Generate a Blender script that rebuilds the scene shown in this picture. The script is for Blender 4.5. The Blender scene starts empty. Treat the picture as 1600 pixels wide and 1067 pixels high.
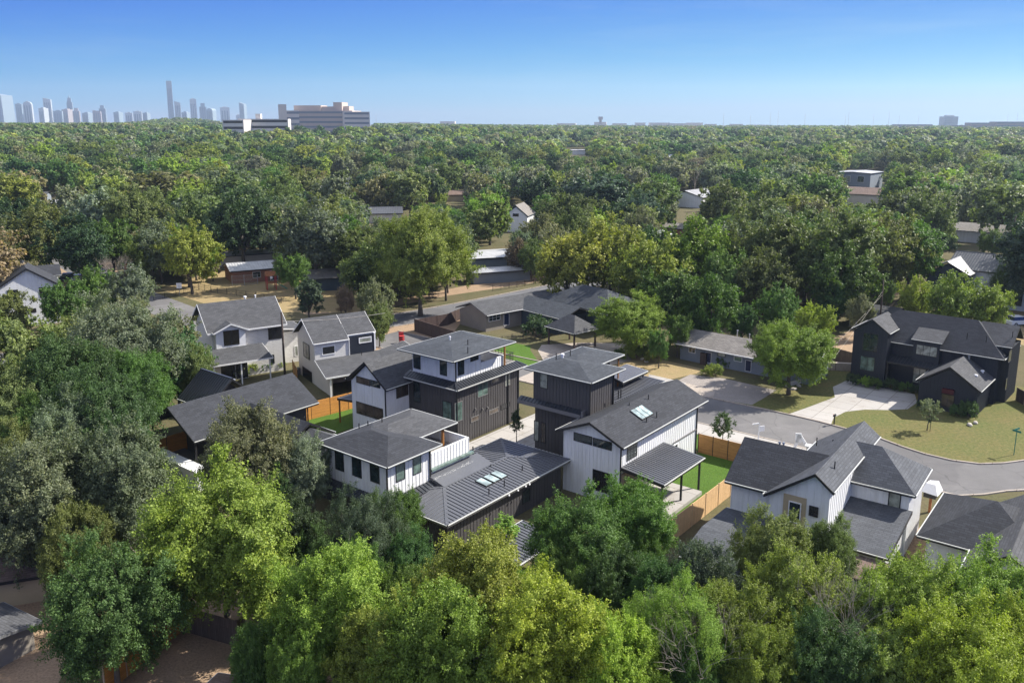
import bpy, bmesh, math, random
import numpy as np
from mathutils import Vector, Matrix
R = math.radians
# ---------------------------------------------------------------- camera, sky, sun, exposure
scene = bpy.context.scene
C = bpy.context.collection
F_, CX, CY, CAMH = 1320.0, 800.0, 470.0, 34.0
PITCH = math.atan(278.0 / 1320.0)
cam = bpy.data.cameras.new('camera'); cam.sensor_width = 36.0; cam.lens = 36.0 * F_ / 1600.0
cam.shift_y = -(533.5 - 470.0) / 1600.0; cam.clip_start = 0.5; cam.clip_end = 30000.0
camo = bpy.data.objects.new('camera', cam); C.objects.link(camo)
camo.location = (0, 0, CAMH); camo.rotation_euler = (math.pi / 2 - PITCH, 0, 0)
scene.camera = camo
SUN_AZ, SUN_EL = 21.0, 40.0          # degrees, azimuth counted from +X towards +Y
w = bpy.data.worlds.new('World'); scene.world = w; w.use_nodes = True
nt = w.node_tree; bg = nt.nodes['Background']
sky = nt.nodes.new('ShaderNodeTexSky'); sky.sky_type = 'NISHITA'; sky.sun_disc = False
sky.sun_elevation = R(SUN_EL); sky.sun_rotation = R(90 - SUN_AZ)
sky.altitude = 200; sky.air_density = 1.0; sky.dust_density = 0.0; sky.ozone_density = 3.0
sp = nt.nodes.new('ShaderNodeSeparateColor'); cb_ = nt.nodes.new('ShaderNodeCombineColor'); nt.links.new(sky.outputs[0], sp.inputs[0])
tg_ = nt.nodes.new('ShaderNodeTexCoord'); vs_ = nt.nodes.new('ShaderNodeVectorMath'); vs_.operation = 'MULTIPLY'; vs_.inputs[1].default_value = (0.35, 1, 1)
vn_ = nt.nodes.new('ShaderNodeVectorMath'); vn_.operation = 'NORMALIZE'; nt.links.new(tg_.outputs['Generated'], vs_.inputs[0]); nt.links.new(vs_.outputs[0], vn_.inputs[0]); nt.links.new(vn_.outputs[0], sky.inputs[0])
for i_, (g_, k_) in enumerate(((3.3, 0.98), (2.15, 1.06), (0.25, 0.84))):       # deepen the blue of the clear sky
    a_ = nt.nodes.new('ShaderNodeMath'); a_.operation = 'MULTIPLY'; a_.inputs[1].default_value = 0.10 * 1.0; nt.links.new(sp.outputs[i_], a_.inputs[0])
    m0_ = nt.nodes.new('ShaderNodeMath'); m0_.operation = 'MINIMUM'; m0_.inputs[1].default_value = 0.755; nt.links.new(a_.outputs[0], m0_.inputs[0])
    b_ = nt.nodes.new('ShaderNodeMath'); b_.operation = 'POWER'; b_.inputs[1].default_value = g_; nt.links.new(m0_.outputs[0], b_.inputs[0])
    c_ = nt.nodes.new('ShaderNodeMath'); c_.operation = 'MULTIPLY'; c_.inputs[1].default_value = k_ / 2 ** 0.92 / 0.10; nt.links.new(b_.outputs[0], c_.inputs[0]); nt.links.new(c_.outputs[0], cb_.inputs[i_])
# bright cloud-like veil overhead, out of view, added as fill to lift the shade
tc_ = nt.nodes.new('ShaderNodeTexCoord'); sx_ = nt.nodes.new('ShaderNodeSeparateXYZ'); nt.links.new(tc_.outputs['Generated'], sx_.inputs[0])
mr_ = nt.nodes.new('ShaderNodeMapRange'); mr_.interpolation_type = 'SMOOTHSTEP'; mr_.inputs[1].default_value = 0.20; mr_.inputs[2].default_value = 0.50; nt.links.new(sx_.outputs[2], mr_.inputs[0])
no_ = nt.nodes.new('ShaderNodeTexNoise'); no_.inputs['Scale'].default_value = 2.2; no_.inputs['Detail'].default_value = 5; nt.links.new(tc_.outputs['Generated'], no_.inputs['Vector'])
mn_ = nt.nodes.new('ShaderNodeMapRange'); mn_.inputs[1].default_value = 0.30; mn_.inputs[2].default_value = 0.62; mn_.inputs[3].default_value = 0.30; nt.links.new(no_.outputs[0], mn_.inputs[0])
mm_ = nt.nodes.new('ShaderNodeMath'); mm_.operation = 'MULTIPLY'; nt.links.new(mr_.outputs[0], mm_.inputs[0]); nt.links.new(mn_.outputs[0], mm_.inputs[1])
mx_ = nt.nodes.new('ShaderNodeMix'); mx_.data_type = 'RGBA'; nt.links.new(mm_.outputs[0], mx_.inputs[0]); # faint streaks of cirrus low in the sky
cm_ = nt.nodes.new('ShaderNodeMapping'); cm_.inputs['Scale'].default_value = (1.6, 1.6, 16); cm_.inputs['Rotation'].default_value = (0.12, 0.10, 0); nt.links.new(tc_.outputs['Generated'], cm_.inputs[0])
cn_ = nt.nodes.new('ShaderNodeTexNoise'); cn_.inputs['Scale'].default_value = 1.7; cn_.inputs['Detail'].default_value = 7; cn_.inputs['Roughness'].default_value = 0.62; nt.links.new(cm_.outputs[0], cn_.inputs['Vector'])
cr_ = nt.nodes.new('ShaderNodeMapRange'); cr_.inputs[1].default_value = 0.50; cr_.inputs[2].default_value = 0.85; cr_.inputs[4].default_value = 0.20; nt.links.new(cn_.outputs[0], cr_.inputs[0])
cx_ = nt.nodes.new('ShaderNodeMix'); cx_.data_type = 'RGBA'; nt.links.new(cr_.outputs[0], cx_.inputs[0]); nt.links.new(cb_.outputs[0], cx_.inputs[6]); cx_.inputs[7].default_value = (3.3, 3.9, 4.4, 1)
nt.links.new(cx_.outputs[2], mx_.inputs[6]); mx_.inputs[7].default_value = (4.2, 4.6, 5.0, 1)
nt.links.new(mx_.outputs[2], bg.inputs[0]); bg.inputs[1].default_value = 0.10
sl = bpy.data.lights.new('sun', 'SUN'); sl.energy = 5.0; sl.angle = R(0.5); sl.color = (1.0, 0.94, 0.84)
so = bpy.data.objects.new('sun', sl); C.objects.link(so)
sd = Vector((math.cos(R(SUN_EL)) * math.cos(R(SUN_AZ)), math.cos(R(SUN_EL)) * math.sin(R(SUN_AZ)), math.sin(R(SUN_EL))))
so.rotation_euler = sd.to_track_quat('Z', 'Y').to_euler(); so.location = (40, 20, 120)
scene.view_settings.view_transform = 'Standard'; scene.view_settings.look = 'None'
scene.view_settings.exposure = 1.0; scene.view_settings.gamma = 1.0
scene.cycles.max_bounces = 6; scene.cycles.diffuse_bounces = 3; scene.cycles.glossy_bounces = 2
scene.cycles.transmission_bounces = 3; scene.cycles.volume_bounces = 0; scene.cycles.transparent_max_bounces = 4

# ---------------------------------------------------------------- measuring helpers (photo pixel -> place on a plane)
def ray(px, py):
    a = (px - CX) / F_; b = (CY - py) / F_
    return Vector((a, math.cos(PITCH) + b * math.sin(PITCH), -math.sin(PITCH) + b * math.cos(PITCH)))
def G(px, py, z=0.0):
    d = ray(px, py); t = (z - CAMH) / d.z
    return Vector((d.x * t, d.y * t, z))
def toUV(X, Y, th):
    t = R(th); return (X * math.cos(t) + Y * math.sin(t), -X * math.sin(t) + Y * math.cos(t))
def toXY(u, v, th):
    t = R(th); return (u * math.cos(t) - v * math.sin(t), u * math.sin(t) + v * math.cos(t))
def UV(px, py, z, th):
    p = G(px, py, z); return toUV(p.x, p.y, th)
def PV(px, py, axis, val, th):                       # on a wall plane u=val or v=val: returns (other, z, depth)
    d = ray(px, py); du, dv = toUV(d.x, d.y, th)
    t = val / (du if axis == 'u' else dv)
    return ((dv if axis == 'u' else du) * t, CAMH + d.z * t, t)
def PX(X, Y, Z):
    z = Z - CAMH
    dep = Y * math.cos(PITCH) - z * math.sin(PITCH); v = Y * math.sin(PITCH) + z * math.cos(PITCH)
    return (CX + F_ * X / dep, CY - F_ * v / dep, dep)

# ---------------------------------------------------------------- tagging
def tag(o, label=None, cat=None, group=None, kind=None):
    if label: o['label'] = label
    if cat: o['category'] = cat
    if group: o['group'] = group
    if kind: o['kind'] = kind
    return o
def empty(name, loc=(0, 0, 0), rz=0.0, label=None, cat=None, group=None):
    o = bpy.data.objects.new(name, None); C.objects.link(o); o.location = loc; o.rotation_euler = (0, 0, rz)
    o.empty_display_size = 0.2
    return tag(o, label, cat, group)
def copy_tree(o, parent=None):
    c = o.copy(); C.objects.link(c); c.parent = parent
    for ch in list(o.children): copy_tree(ch, c)
    return c

# ---------------------------------------------------------------- mesh builder
class MB:
    def __init__(s): s.v = []; s.f = []
    def poly(s, pts):
        i = len(s.v); s.v += [tuple(p) for p in pts]; s.f.append(list(range(i, i + len(pts)))); return s
    def solid(s, top, bot):                           # two matching loops joined into a closed solid
        n = len(top); i = len(s.v); s.v += [tuple(p) for p in top] + [tuple(p) for p in bot]
        s.f.append(list(range(i, i + n))); s.f.append([i + n + k for k in reversed(range(n))])
        for k in range(n):
            j = (k + 1) % n; s.f.append([i + k, i + n + k, i + n + j, i + j])
        return s
    def prism(s, pts, off):
        o = Vector(off); return s.solid(pts, [Vector(p) + o for p in pts])
    def box(s, x0, x1, y0, y1, z0, z1):
        x0, x1 = min(x0, x1), max(x0, x1); y0, y1 = min(y0, y1), max(y0, y1); z0, z1 = min(z0, z1), max(z0, z1)
        return s.solid([(x0, y0, z1), (x1, y0, z1), (x1, y1, z1), (x0, y1, z1)], [(x0, y0, z0), (x1, y0, z0), (x1, y1, z0), (x0, y1, z0)])
    def bar(s, a, b, w, h=None):                       # square bar between two points
        a = Vector(a); b = Vector(b); d = (b - a).normalized(); h = h or w
        up = Vector((0, 0, 1)) if abs(d.z) < 0.95 else Vector((1, 0, 0))
        sx = d.cross(up).normalized() * w / 2; sy = sx.cross(d).normalized() * h / 2
        lo = [a - sx - sy, a + sx - sy, a + sx + sy, a - sx + sy]
        return s.solid(lo, [p + (b - a) for p in lo])
    def tube(s, pts, rad, n=7, cap=True):
        i0 = len(s.v); m = len(pts)
        for k, p in enumerate(pts):
            p = Vector(p); d = (Vector(pts[min(k + 1, m - 1)]) - Vector(pts[max(k - 1, 0)])).normalized()
            up = Vector((0, 0, 1)) if abs(d.z) < 0.9 else Vector((1, 0, 0))
            a = d.cross(up).normalized(); b = a.cross(d)
            for q in range(n):
                t = 2 * math.pi * q / n; s.v.append(tuple(p + (a * math.cos(t) + b * math.sin(t)) * rad[k]))
        for k in range(m - 1):
            for q in range(n):
                r2 = (q + 1) % n; s.f.append([i0 + k * n + q, i0 + k * n + r2, i0 + (k + 1) * n + r2, i0 + (k + 1) * n + q])
        if cap:
            s.f.append([i0 + q for q in reversed(range(n))]); s.f.append([i0 + (m - 1) * n + q for q in range(n)])
        return s
    def cyl(s, x, y, z0, z1, r, r2=None, n=10):
        return s.tube([(x, y, z0), (x, y, z1)], [r, r if r2 is None else r2], n)
    def ball(s, c, rx, ry, rz, n=10, m=6):
        i0 = len(s.v)
        for k in range(m + 1):
            ph = math.pi * k / m - math.pi / 2
            for q in range(n):
                t = 2 * math.pi * q / n
                s.v.append((c[0] + rx * math.cos(ph) * math.cos(t), c[1] + ry * math.cos(ph) * math.sin(t), c[2] + rz * math.sin(ph)))
        for k in range(m):
            for q in range(n):
                r2 = (q + 1) % n; s.f.append([i0 + k * n + q, i0 + k * n + r2, i0 + (k + 1) * n + r2, i0 + (k + 1) * n + q])
        return s
    def build(s, name, mat, parent=None, off=(0, 0, 0), smooth=False):
        me = bpy.data.meshes.new(name)
        ox, oy, oz = off
        me.from_pydata([(x - ox, y - oy, z - oz) for x, y, z in s.v], [], s.f)
        bm = bmesh.new(); bm.from_mesh(me)
        bmesh.ops.recalc_face_normals(bm, faces=bm.faces)
        uvl = bm.loops.layers.uv.new('uv')
        for f in bm.faces:
            n = f.normal
            e = Vector((0, 0, 1)).cross(n)
            if e.length < 1e-4: e = Vector((1, 0, 0))
            e.normalize(); sl_ = n.cross(e)
            for l in f.loops: l[uvl].uv = (l.vert.co.dot(e), l.vert.co.dot(sl_))
            f.smooth = smooth
        bm.to_mesh(me); bm.free()
        me.materials.append(mat)
        o = bpy.data.objects.new(name, me); C.objects.link(o)
        if parent is not None: o.parent = parent
        return o

# ---------------------------------------------------------------- materials
def newmat(name):
    m = bpy.data.materials.new(name); m.use_nodes = True
    return m, m.node_tree.nodes, m.node_tree.links, m.node_tree.nodes['Principled BSDF']
def mix(nodes, links, fac, a, b, mode='MIX'):
    n = nodes.new('ShaderNodeMix'); n.data_type = 'RGBA'; n.blend_type = mode
    for sock, val in ((n.inputs[0], fac), (n.inputs[6], a), (n.inputs[7], b)):
        if hasattr(val, 'links') or hasattr(val, 'is_output'): links.new(val, sock)
        elif isinstance(val, (int, float)): sock.default_value = val
        else: sock.default_value = (*val, 1)
    return n.outputs[2]
def noise(nodes, links, vec, scale, detail=4, rough=0.6):
    n = nodes.new('ShaderNodeTexNoise'); n.inputs['Scale'].default_value = scale; n.inputs['Detail'].default_value = detail
    n.inputs['Roughness'].default_value = rough
    if vec is not None: links.new(vec, n.inputs['Vector'])
    return n.outputs[0]
def ramp(nodes, links, fac, a, b):
    n = nodes.new('ShaderNodeMapRange'); links.new(fac, n.inputs[0]); n.inputs[1].default_value = a; n.inputs[2].default_value = b
    return n.outputs[0]
def coords(nodes, kind='Object'):
    return nodes.new('ShaderNodeTexCoord').outputs[kind]
def plain(name, col, rough=0.7, var=0.25, scale=0.8, fine=12.0, metal=0.0, bump=0.0, spec=0.4, streak=False):
    m, N, L, P = newmat(name)
    co = coords(N)
    n1 = ramp(N, L, noise(N, L, co, scale), 0.3, 0.7); n2 = ramp(N, L, noise(N, L, co, fine), 0.25, 0.75)
    dark = tuple(c * (1 - var) for c in col); lite = tuple(min(1, c * (1 + var * 0.7)) for c in col)
    c = mix(N, L, n1, dark, lite)
    c = mix(N, L, 0.35, c, mix(N, L, n2, dark, lite))
    if streak:
        mp = N.new('ShaderNodeMapping'); mp.inputs['Scale'].default_value = (2.6, 2.6, 0.22); L.new(co, mp.inputs[0])
        c = mix(N, L, ramp(N, L, noise(N, L, mp.outputs[0], 1.0, 6, 0.7), 0.45, 0.72), c, mix(N, L, 1.0, c, (0.84, 0.83, 0.80), 'MULTIPLY'))
    L.new(c, P.inputs['Base Color']); P.inputs['Roughness'].default_value = rough; P.inputs['Metallic'].default_value = metal
    P.inputs['Specular IOR Level'].default_value = spec
    if bump:
        b = N.new('ShaderNodeBump'); b.inputs['Strength'].default_value = bump; b.inputs['Distance'].default_value = 0.02
        L.new(n2, b.inputs['Height']); L.new(b.outputs[0], P.inputs['Normal'])
    return m
def shingle(name, col, contrast=0.42, rough=0.9):
    m, N, L, P = newmat(name)
    uv = coords(N, 'UV')
    br = N.new('ShaderNodeTexBrick'); L.new(uv, br.inputs['Vector'])
    br.offset = 0.5; br.inputs['Scale'].default_value = 1.0; br.inputs['Brick Width'].default_value = 0.55
    br.inputs['Row Height'].default_value = 0.23; br.inputs['Mortar Size'].default_value = 0.022
    br.inputs['Color1'].default_value = (*[c * (1 - contrast) for c in col], 1)
    br.inputs['Color2'].default_value = (*[min(1, c * (1 + contrast)) for c in col], 1)
    br.inputs['Mortar'].default_value = (*[c * 0.35 for c in col], 1); br.inputs['Bias'].default_value = 0.0
    n1 = ramp(N, L, noise(N, L, uv, 0.45, 5), 0.3, 0.75)
    n2 = ramp(N, L, noise(N, L, uv, 9.0, 3), 0.3, 0.7)
    c = mix(N, L, 0.22, br.outputs[0], mix(N, L, n2, [x * 0.6 for x in col], [x * 1.6 for x in col]))
    c = mix(N, L, 0.45, c, mix(N, L, n1, [x * 0.66 for x in col], [x * 1.3 for x in col]))
    L.new(c, P.inputs['Base Color']); P.inputs['Roughness'].default_value = rough; P.inputs['Specular IOR Level'].default_value = 0.25
    b = N.new('ShaderNodeBump'); b.inputs['Strength'].default_value = 0.5; b.inputs['Distance'].default_value = 0.02
    L.new(br.outputs['Fac'], b.inputs['Height']); b.invert = True; L.new(b.outputs[0], P.inputs['Normal'])
    return m
def rows(name, col, width, height, gap, contrast=0.2, rough=0.75, streak=True, vertical=False):   # planks, lap siding, slats, bricks
    m, N, L, P = newmat(name)
    uv = coords(N, 'UV')
    if vertical:
        mp = N.new('ShaderNodeMapping'); mp.inputs['Rotation'].default_value = (0, 0, R(90)); L.new(uv, mp.inputs[0]); uv = mp.outputs[0]
    br = N.new('ShaderNodeTexBrick'); L.new(uv, br.inputs['Vector']); br.inputs['Scale'].default_value = 1.0
    br.inputs['Brick Width'].default_value = width; br.inputs['Row Height'].default_value = height; br.inputs['Mortar Size'].default_value = gap
    br.inputs['Color1'].default_value = (*[c * (1 - contrast) for c in col], 1); br.inputs['Color2'].default_value = (*[min(1, c * (1 + contrast)) for c in col], 1)
    br.inputs['Mortar'].default_value = (*[c * 0.3 for c in col], 1)
    mp2 = N.new('ShaderNodeMapping'); mp2.inputs['Scale'].default_value = (1.0, 9.0, 1.0); L.new(uv, mp2.inputs[0])
    n = ramp(N, L, noise(N, L, mp2.outputs[0], 2.0, 5), 0.3, 0.7)
    c = mix(N, L, 0.45 if streak else 0.15, br.outputs[0], mix(N, L, n, [x * 0.6 for x in col], [min(1, x * 1.35) for x in col]))
    L.new(c, P.inputs['Base Color']); P.inputs['Roughness'].default_value = rough; P.inputs['Specular IOR Level'].default_value = 0.25
    b = N.new('ShaderNodeBump'); b.inputs['Strength'].default_value = 0.6; b.inputs['Distance'].default_value = 0.015
    L.new(br.outputs['Fac'], b.inputs['Height']); b.invert = True; L.new(b.outputs[0], P.inputs['Normal'])
    return m
def ground_mat(name, stops, s1, s2, s3=18.0, rough=0.95, bump=0.3, fine=0.5, joint=0.0, crack=0.0):       # three colours mixed by two sizes of noise
    m, N, L, P = newmat(name)
    co = coords(N)
    a = ramp(N, L, noise(N, L, co, s1, 6, 0.65), 0.38, 0.62); b_ = ramp(N, L, noise(N, L, co, s2, 6, 0.7), 0.35, 0.65)
    f = ramp(N, L, noise(N, L, co, s3, 4, 0.7), 0.25, 0.75)
    c = mix(N, L, a, stops[0], stops[1]); c = mix(N, L, b_, c, stops[2])
    c = mix(N, L, fine, c, mix(N, L, f, [x * 0.35 for x in stops[0]], [min(1, x * 1.6) for x in stops[1]]))
    if joint:
        mp = N.new('ShaderNodeMapping'); mp.inputs['Rotation'].default_value = (0, 0, -R(51.5)); L.new(co, mp.inputs[0])
        br = N.new('ShaderNodeTexBrick'); L.new(mp.outputs[0], br.inputs['Vector']); br.offset = 0.0; br.inputs['Scale'].default_value = 1.0; br.inputs['Brick Width'].default_value = joint
        br.inputs['Row Height'].default_value = joint; br.inputs['Mortar Size'].default_value = 0.035; br.inputs['Color1'].default_value = (1, 1, 1, 1); br.inputs['Color2'].default_value = (0.90, 0.90, 0.91, 1); br.inputs['Mortar'].default_value = (0.5, 0.48, 0.46, 1)
        c = mix(N, L, 1.0, c, br.outputs[0], 'MULTIPLY')
        st = ramp(N, L, noise(N, L, co, 0.5, 5, 0.7), 0.55, 0.75); c = mix(N, L, st, c, mix(N, L, 1.0, c, (0.78, 0.75, 0.70), 'MULTIPLY'))
    if crack:
        vo = N.new('ShaderNodeTexVoronoi'); vo.feature = 'DISTANCE_TO_EDGE'; vo.inputs['Scale'].default_value = crack
        nz = N.new('ShaderNodeTexNoise'); nz.inputs['Scale'].default_value = 0.8; L.new(co, nz.inputs['Vector'])
        va = N.new('ShaderNodeVectorMath'); va.operation = 'ADD'; L.new(co, va.inputs[0]); L.new(nz.outputs[1], va.inputs[1]); L.new(va.outputs[0], vo.inputs['Vector'])
        cr = N.new('ShaderNodeMapRange'); L.new(vo.outputs['Distance'], cr.inputs[0]); cr.inputs[1].default_value = 0.0; cr.inputs[2].default_value = 0.012; cr.inputs[3].default_value = 0.74; cr.inputs[4].default_value = 1.0
        c = mix(N, L, 1.0, c, cr.outputs[0], 'MULTIPLY')
        pt = ramp(N, L, noise(N, L, co, 0.09, 2, 0.4), 0.52, 0.54); c = mix(N, L, pt, c, mix(N, L, 1.0, c, (0.86, 0.86, 0.87), 'MULTIPLY'))
    L.new(c, P.inputs['Base Color']); P.inputs['Roughness'].default_value = rough; P.inputs['Specular IOR Level'].default_value = 0.15
    bp = N.new('ShaderNodeBump'); bp.inputs['Strength'].default_value = bump; bp.inputs['Distance'].default_value = 0.08
    L.new(f, bp.inputs['Height']); L.new(bp.outputs[0], P.inputs['Normal'])
    return m
def foliage(name):
    m, N, L, P = newmat(name)
    at = N.new('ShaderNodeAttribute'); at.attribute_type = 'INSTANCER'; at.attribute_name = 'tint'
    lv = N.new('ShaderNodeAttribute'); lv.attribute_type = 'GEOMETRY'; lv.attribute_name = 'lv'
    k = N.new('ShaderNodeMapRange'); L.new(lv.outputs['Fac'], k.inputs[0]); k.inputs[3].default_value = 0.68; k.inputs[4].default_value = 1.38
    vm = N.new('ShaderNodeVectorMath'); vm.operation = 'SCALE'; L.new(at.outputs['Vector'], vm.inputs[0]); L.new(k.outputs[0], vm.inputs['Scale'])
    yl = ramp(N, L, lv.outputs['Fac'], 0.72, 1.0)
    vm2 = N.new('ShaderNodeVectorMath'); vm2.operation = 'MULTIPLY'; L.new(vm.outputs[0], vm2.inputs[0]); vm2.inputs[1].default_value = (1.22, 1.06, 0.85)
    c = mix(N, L, yl, vm.outputs[0], vm2.outputs[0])
    L.new(c, P.inputs['Base Color']); P.inputs['Roughness'].default_value = 0.55; P.inputs['Specular IOR Level'].default_value = 0.22
    tr = N.new('ShaderNodeBsdfTranslucent')
    vm3 = N.new('ShaderNodeVectorMath'); vm3.operation = 'MULTIPLY'; L.new(c, vm3.inputs[0]); vm3.inputs[1].default_value = (1.35, 1.5, 0.7)
    L.new(vm3.outputs[0], tr.inputs[0])
    ms = N.new('ShaderNodeMixShader'); ms.inputs[0].default_value = 0.28
    L.new(P.outputs[0], ms.inputs[1]); L.new(tr.outputs[0], ms.inputs[2])
    L.new(ms.outputs[0], N['Material Output'].inputs[0])
    return m
def glassmat(name, col, rough=0.06):
    m, N, L, P = newmat(name)
    co = coords(N); n = ramp(N, L, noise(N, L, co, 1.3, 3), 0.35, 0.65)
    L.new(mix(N, L, n, [c * 0.55 for c in col], [c * 1.5 for c in col]), P.inputs['Base Color'])
    P.inputs['Roughness'].default_value = rough; P.inputs['Specular IOR Level'].default_value = 0.9; P.inputs['IOR'].default_value = 1.5
    return m
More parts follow.
